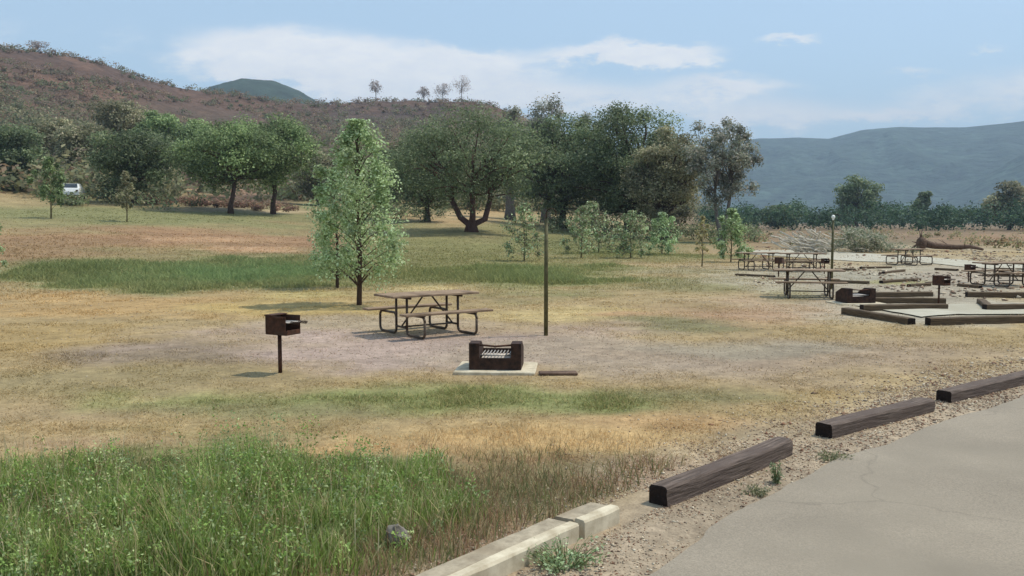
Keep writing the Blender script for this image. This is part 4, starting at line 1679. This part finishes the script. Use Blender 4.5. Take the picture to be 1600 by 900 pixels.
x_, y_ = sample_sector(250000, 3.6, 9.6, -60, 8, g)
w_ = in_green(x_, y_)
k = (g.random(len(x_)) < w_ * .85) & (road_side(x_, y_) > .9)
x_, y_ = x_[k], y_[k]
n = len(x_)
pal = np.array([s2l(c) for c in [(128, 148, 74), (144, 160, 90), (112, 132, 64), (166, 170, 114), (196, 180, 134), (96, 116, 58)]])
ci = g.choice(6, n, p=[.24, .24, .14, .18, .16, .04])
cl = fbm(x_ / .35, y_ / .35, 3, 44)
pxw, _ = project(x_, y_, 0)
hh = g.uniform(.07, .27, n) * (1 + 1.5 * cl) * (.85 + .8 * np.exp(-((pxw - 340) / 110) ** 2)) * (.45 + .55 * np.clip(in_green(x_, y_) * 1.3, 0, 1))
V, Q, T, C = blades(x_, y_, hh, g.uniform(.005, .011, n), pal[ci] * g.uniform(.75, 1.3, n)[:, None] * (1 + .6 * cl)[:, None], g, .55)
tag(link('tall_grass', mk_mesh('tall_grass', V, [Q, T], np.clip(C, .01, .7), [M_grass])), 'lush tall green grass in the near left corner', kind='stuff')

# leafy weeds between the grass
x_, y_ = sample_sector(4200, 3.6, 9.6, -60, 8, g)
w_ = in_green(x_, y_)
k = (g.random(len(x_)) < w_) & (road_side(x_, y_) > 1.0)
x_, y_ = x_[k], y_[k]
z_ = height(x_, y_)
n = len(x_)
per = 34
t = g.random((n, per))
pxw, _ = project(x_, y_, 0)
ph = g.uniform(.10, .36, n) * (1 + 1.1 * fbm(x_ / .6, y_ / .6, 3, 71)) * (.8 + .8 * np.exp(-((pxw - 340) / 110) ** 2))
lean = g.normal(size=(n, 2)) * .12
a = g.uniform(0, 2 * math.pi, (n, per))
rad = .02 + .05 * (1 - t) * g.random((n, per)) + .01
P = np.stack([x_[:, None] + np.cos(a) * rad + lean[:, :1] * t * ph[:, None] * 2, y_[:, None] + np.sin(a) * rad + lean[:, 1:] * t * ph[:, None] * 2,
              z_[:, None] + t * ph[:, None]], 2).reshape(-1, 3)
pal2 = np.array([s2l(c) for c in [(104, 124, 62), (120, 138, 78), (90, 110, 54), (142, 152, 106), (108, 120, 82)]])
pc = pal2[g.integers(0, 5, n)] * g.uniform(.8, 1.2, n)[:, None]
V, F, Cc = leaf_mesh(P, .024, np.repeat(pc, per, 0) * g.uniform(.8, 1.25, n * per)[:, None], .2, g)
V2, Q2, T2, C2 = blades(x_, y_, ph * 1.1, np.full(n, .005), pc, g, .2)
me = mk_mesh('weeds', np.concatenate([V, V2]), [np.concatenate([F, Q2 + len(V)]), T2 + len(V)], np.clip(np.concatenate([Cc, C2]), .01, .7), [M_leaf])
tag(link('weeds', me), 'leafy green weeds among the tall grass', kind='stuff')

# dead seed stalks standing out of the weeds
x_, y_ = sample_sector(2600, 3.8, 9.8, -60, 10, g)
k = (g.random(len(x_)) < .15 + .6 * in_green(x_, y_)) & (in_green(x_, y_) > .02) & (road_side(x_, y_) > 1.0)
x_, y_ = x_[k], y_[k]
n = len(x_)
z_ = height(x_, y_)
sh = g.uniform(.22, .55, n)
sc_ = np.array([s2l(c) for c in [(196, 176, 132), (170, 146, 108), (140, 112, 82), (210, 196, 156)]])[g.integers(0, 4, n)]
V2, Q2, T2, C2 = blades(x_, y_, sh, np.full(n, .006), sc_, g, .35)
tips = V2.reshape(-1, 5, 3)[:, 4]
q = 9
P = np.repeat(tips, q, 0) + g.normal(size=(n * q, 3)) * [.010, .010, .028]
V, F, Cc = leaf_mesh(P, .014, np.repeat(sc_, q, 0) * g.uniform(.7, 1.1, n * q)[:, None], .1, g)
me = mk_mesh('seed_stalks', np.concatenate([V, V2]), [np.concatenate([F, Q2 + len(V)]), T2 + len(V)], np.clip(np.concatenate([Cc, C2]), .01, .8), [M_grass])
tag(link('seed_stalks', me), 'dead tan seed stalks standing above the green weeds', kind='stuff')

# dry brown stalks between weeds and kerb, and straw patch
ka, kb = np.array(unproj(520, 1030)), np.array(unproj(968, 818))
dk = (kb - ka) / np.linalg.norm(kb - ka)


def stalks(name, label, n, ell, pal, h0, h1, g, sd, bend, keep=.9):
    x_, y_ = sample_sector(n, 4.0, 12, -34, 18, g)
    px, py = project(x_, y_, 0)
    w_ = np.zeros(len(x_))
    for cx, cy, rx, ry, st in ell:
        w_ = np.maximum(w_, st * (1 - sstep(.55, 1.2, np.hypot((px - cx) / rx, (py - cy) / ry) + 1.1 * fbm(x_ / .5, y_ / .5, 3, sd))))
    side = -(x_ - ka[0]) * dk[1] + (y_ - ka[1]) * dk[0]
    k = (g.random(len(x_)) < w_ * keep) & (road_side(x_, y_) > .5) & (side > .36)
    x_, y_ = x_[k], y_[k]
    n = len(x_)
    pal = np.array([s2l(c) for c in pal])
    cl = fbm(x_ / .4, y_ / .4, 3, sd + 50)
    V, Q, T, C = blades(x_, y_, g.uniform(h0, h1, n) * (1 + 1.2 * cl), g.uniform(.004, .008, n), pal[g.integers(0, len(pal), n)] * g.uniform(.8, 1.25, n)[:, None], g, bend)
    tag(link(name, mk_mesh(name, V, [Q, T], np.clip(C, .01, .8), [M_grass])), label, kind='stuff')


stalks('dry_grass', 'dry olive and brown stalks between the green weeds and the kerb', 120000,
       [(760, 775, 250, 62, .8), (640, 850, 190, 70, .8), (1000, 742, 110, 26, .5), (420, 890, 200, 40, .5)],
       [(160, 136, 102), (140, 118, 88), (126, 124, 84), (112, 118, 74), (152, 120, 94), (182, 164, 126), (118, 126, 80)], .04, .19, g, 8, .8)
stalks('straw', 'pale golden straw above the weeds', 90000, [(820, 690, 270, 24, .8), (500, 702, 160, 10, .5), (200, 694, 160, 8, .4)],
       [(208, 182, 138), (196, 168, 124), (182, 154, 112), (216, 194, 152)], .03, .10, g, 9, .9)

# tall grass on the bank behind the tables
x_, y_ = sample_sector(420000, 27, 118, -36, 12, g, power=.999)
z_ = height(x_, y_)
gcol = ground_col(x_, y_, z_)
green = sstep(.98, 1.25, gcol[:, 1] / gcol[:, 0] * 1.1)
r_ = np.hypot(x_, y_)
k = (g.random(len(x_)) < (.15 + .85 * green) * np.clip(1.25 + 2.2 * fbm(x_ / 2.5, y_ / 2.5, 4, 19), .1, 1))
x_, y_, gcol, r_ = x_[k], y_[k], gcol[k], r_[k]
n = len(x_)
far_ = 1 - .45 * sstep(45, 90, r_)
V, Q, T, C = blades(x_, y_, g.uniform(.05, .34, n) * (.3 + .7 * green[k]) * far_ * (1 + 1.4 * fbm(x_ / 1.5, y_ / 1.5, 3, 66)), g.uniform(.0006, .0014, n) * r_, gcol * g.uniform(1.0, 1.45, n)[:, None], g, 1.1)
tag(link('bank_grass', mk_mesh('bank_grass', V, [Q, T], np.clip(C, .01, .8), [M_grass])), 'taller green and brown grass on the bank beyond the tables', kind='stuff')

# gravel and litter beside the road
OCT = np.array([(1, 0, 0), (-1, 0, 0), (0, 1, 0), (0, -1, 0), (0, 0, 1), (0, 0, -1)], float)
OF = np.array([(0, 2, 4), (2, 1, 4), (1, 3, 4), (3, 0, 4), (2, 0, 5), (1, 2, 5), (3, 1, 5), (0, 3, 5)])


def stones(x_, y_, size, col, g, flat=.6):
    n = len(x_)
    z_ = height(x_, y_)
    a = g.uniform(0, 2 * math.pi, n)
    sc = size[:, None] * g.uniform(.6, 1.3, (n, 3))
    sc[:, 2] *= flat
    v = OCT[None] * (1 + .35 * g.normal(size=(n, 6, 1)) * .6) * sc[:, None, :] + g.normal(size=(n, 6, 3)) * size[:, None, None] * .15
    ca, sa = np.cos(a)[:, None], np.sin(a)[:, None]
    vx = v[:, :, 0] * ca - v[:, :, 1] * sa
    vy = v[:, :, 0] * sa + v[:, :, 1] * ca
    V = np.stack([vx + x_[:, None], vy + y_[:, None], v[:, :, 2] + z_[:, None] + size[:, None] * flat * .4], 2).reshape(-1, 3)
    F = (OF[None] + (np.arange(n) * 6)[:, None, None]).reshape(-1, 3)
    return V, F, np.repeat(col, 6, 0)


x_, y_ = sample_sector(300000, 4.0, 26, -14, 40, g, power=.8)
rd = road_side(x_, y_)
side = -(x_ - ka[0]) * dk[1] + (y_ - ka[1]) * dk[0]
onk = (side > -.03) & (side < .3) & (np.hypot(x_, y_) < 6.9)
dens = np.exp(-((rd - .5) / .8) ** 2) * (.7 + 1.6 * fbm(x_ / .5, y_ / .5, 3, 13))
k = (g.random(len(x_)) < dens) & (rd > -.55) & ~onk & ((rd > -.05) | (g.random(len(x_)) < .22))
x_, y_ = x_[k], y_[k]
n = len(x_)
r_ = np.hypot(x_, y_)
pal = np.array([s2l(c) for c in [(196, 178, 152), (168, 146, 122), (150, 122, 100), (176, 160, 140), (140, 104, 82), (206, 192, 168), (120, 100, 84)]])
V, F, C = stones(x_, y_, np.maximum(.005, r_ * .0008) * g.uniform(.5, 1.9, n) * np.where(g.random(n) < .05, 1.8, 1), pal[g.integers(0, 7, n)] * g.uniform(.8, 1.2, n)[:, None], g)
tag(link('gravel', mk_mesh('gravel', V, [F], C, [M_stone])), 'loose gravel and bark litter along the road edge', kind='stuff')

x_, y_ = sample_sector(60000, 9, 34, -34, 34, g, power=.9)
px, py = project(x_, y_, 0)
w_ = np.exp(-(((px - 800) / 520) ** 2 + ((py - 545) / 48) ** 2)) + .12
k = (g.random(len(x_)) < w_ * .5) & (road_side(x_, y_) > 1.2)
x_, y_ = x_[k], y_[k]
n = len(x_)
V, F, C = stones(x_, y_, np.maximum(.008, np.hypot(x_, y_) * .0007) * g.uniform(.5, 1.7, n), pal[g.choice([0, 1, 3, 3, 5, 2], n)] * g.uniform(.7, 1.1, n)[:, None], g, .4)
tag(link('scattered_gravel', mk_mesh('scattered_gravel', V, [F], C, [M_stone])), 'small stones scattered over the bare campsite ground', kind='stuff')


x_, y_ = sample_sector(5200, 27, 75, 15, 34, g)
px, py = project(x_, y_, 0)
k = (px > 1150) & (fbm(x_ / 2.5, y_ / 2.5, 3, 88) > -.02)
x_, y_ = x_[k], y_[k]
n = len(x_)
V, F, C = stones(x_, y_, g.uniform(.03, .085, n) * np.where(g.random(n) < .06, 2.0, 1), pal[g.integers(0, 7, n)] * g.uniform(.6, 1.2, n)[:, None], g, .55)
tag(link('rubble', mk_mesh('rubble', V, [F], C, [M_stone])), 'loose stones and debris strewn between the far campsites', kind='stuff')


# single weeds
def weed(label, px, Y, hgt, spread, n, seed, pal):
    g = np.random.default_rng(seed)
    x_, y_ = unproj(px, Y)
    o = thing('weed', label, 'plant', (x_, y_, gz(x_, y_)))
    mb = MB()
    P = []
    for k in range(n):
        a = g.uniform(0, 2 * math.pi)
        s = g.uniform(.2, 1) * spread
        tip = np.array([math.cos(a) * s, math.sin(a) * s, hgt * g.uniform(.5, 1)])
        b0 = np.array([math.cos(a) * s * .3, math.sin(a) * s * .3, -.01])
        mb.tube([b0, (b0 + tip) / 2 + [0, 0, .02], tip], [.003, .0025, .001], 4)
        for q in range(9):
            t = g.uniform(.15, 1)
            P.append(b0 + (tip - b0) * t + g.normal(size=3) * .012)
    P = np.array(P)
    P[:, 2] = np.maximum(P[:, 2], .01)
    mb.build('stems', M_grass_stem, o)
    V, F, Cc = leaf_mesh(P, .026, leaf_colors(len(P), pal, g), .2, g)
    link('leaves', mk_mesh('leaves', V, [F], Cc, [M_leaf]), o)


M_grass_stem = noise_mat('weed_stem', s2l((96, 104, 66)), s2l((124, 126, 84)), 20, .8, bump=None)
weed('single upright grey green weed beside the end of the nearest timber', 1213, 752, .2, .06, 16, 1, [(104, 112, 82), (86, 98, 68)])
weed('low green weeds between the kerb and the road, nearest the viewer', 880, 885, .14, .30, 70, 2, PALE_SAP)
weed('low spreading weed on the gravel between the first two roadside timbers', 1300, 715, .06, .22, 26, 3, OLIVE_GREY)
weed('small low weed on the gravel below the nearest timber', 1180, 770, .06, .16, 20, 4, OLIVE_GREY)

# ------------------------------------------------------------------ haze
mb = MB()
mb.box((0, 0, 249), (9900, 9900, 502))
hz_o = mb.build('haze', M_white)
hz_o.data.materials.clear()
hm = bpy.data.materials.new('haze_air')
hm.use_nodes = True
nt = hm.node_tree
nt.nodes.clear()
pv = nt.nodes.new('ShaderNodeVolumePrincipled')
pv.inputs['Color'].default_value = (.62, .80, 1.0, 1)
pv.inputs['Density'].default_value = 2.5e-4
om = nt.nodes.new('ShaderNodeOutputMaterial')
nt.links.new(pv.outputs[0], om.inputs['Volume'])
hz_o.data.materials.append(hm)
tag(hz_o, 'thin blue summer haze in the air', kind='stuff')
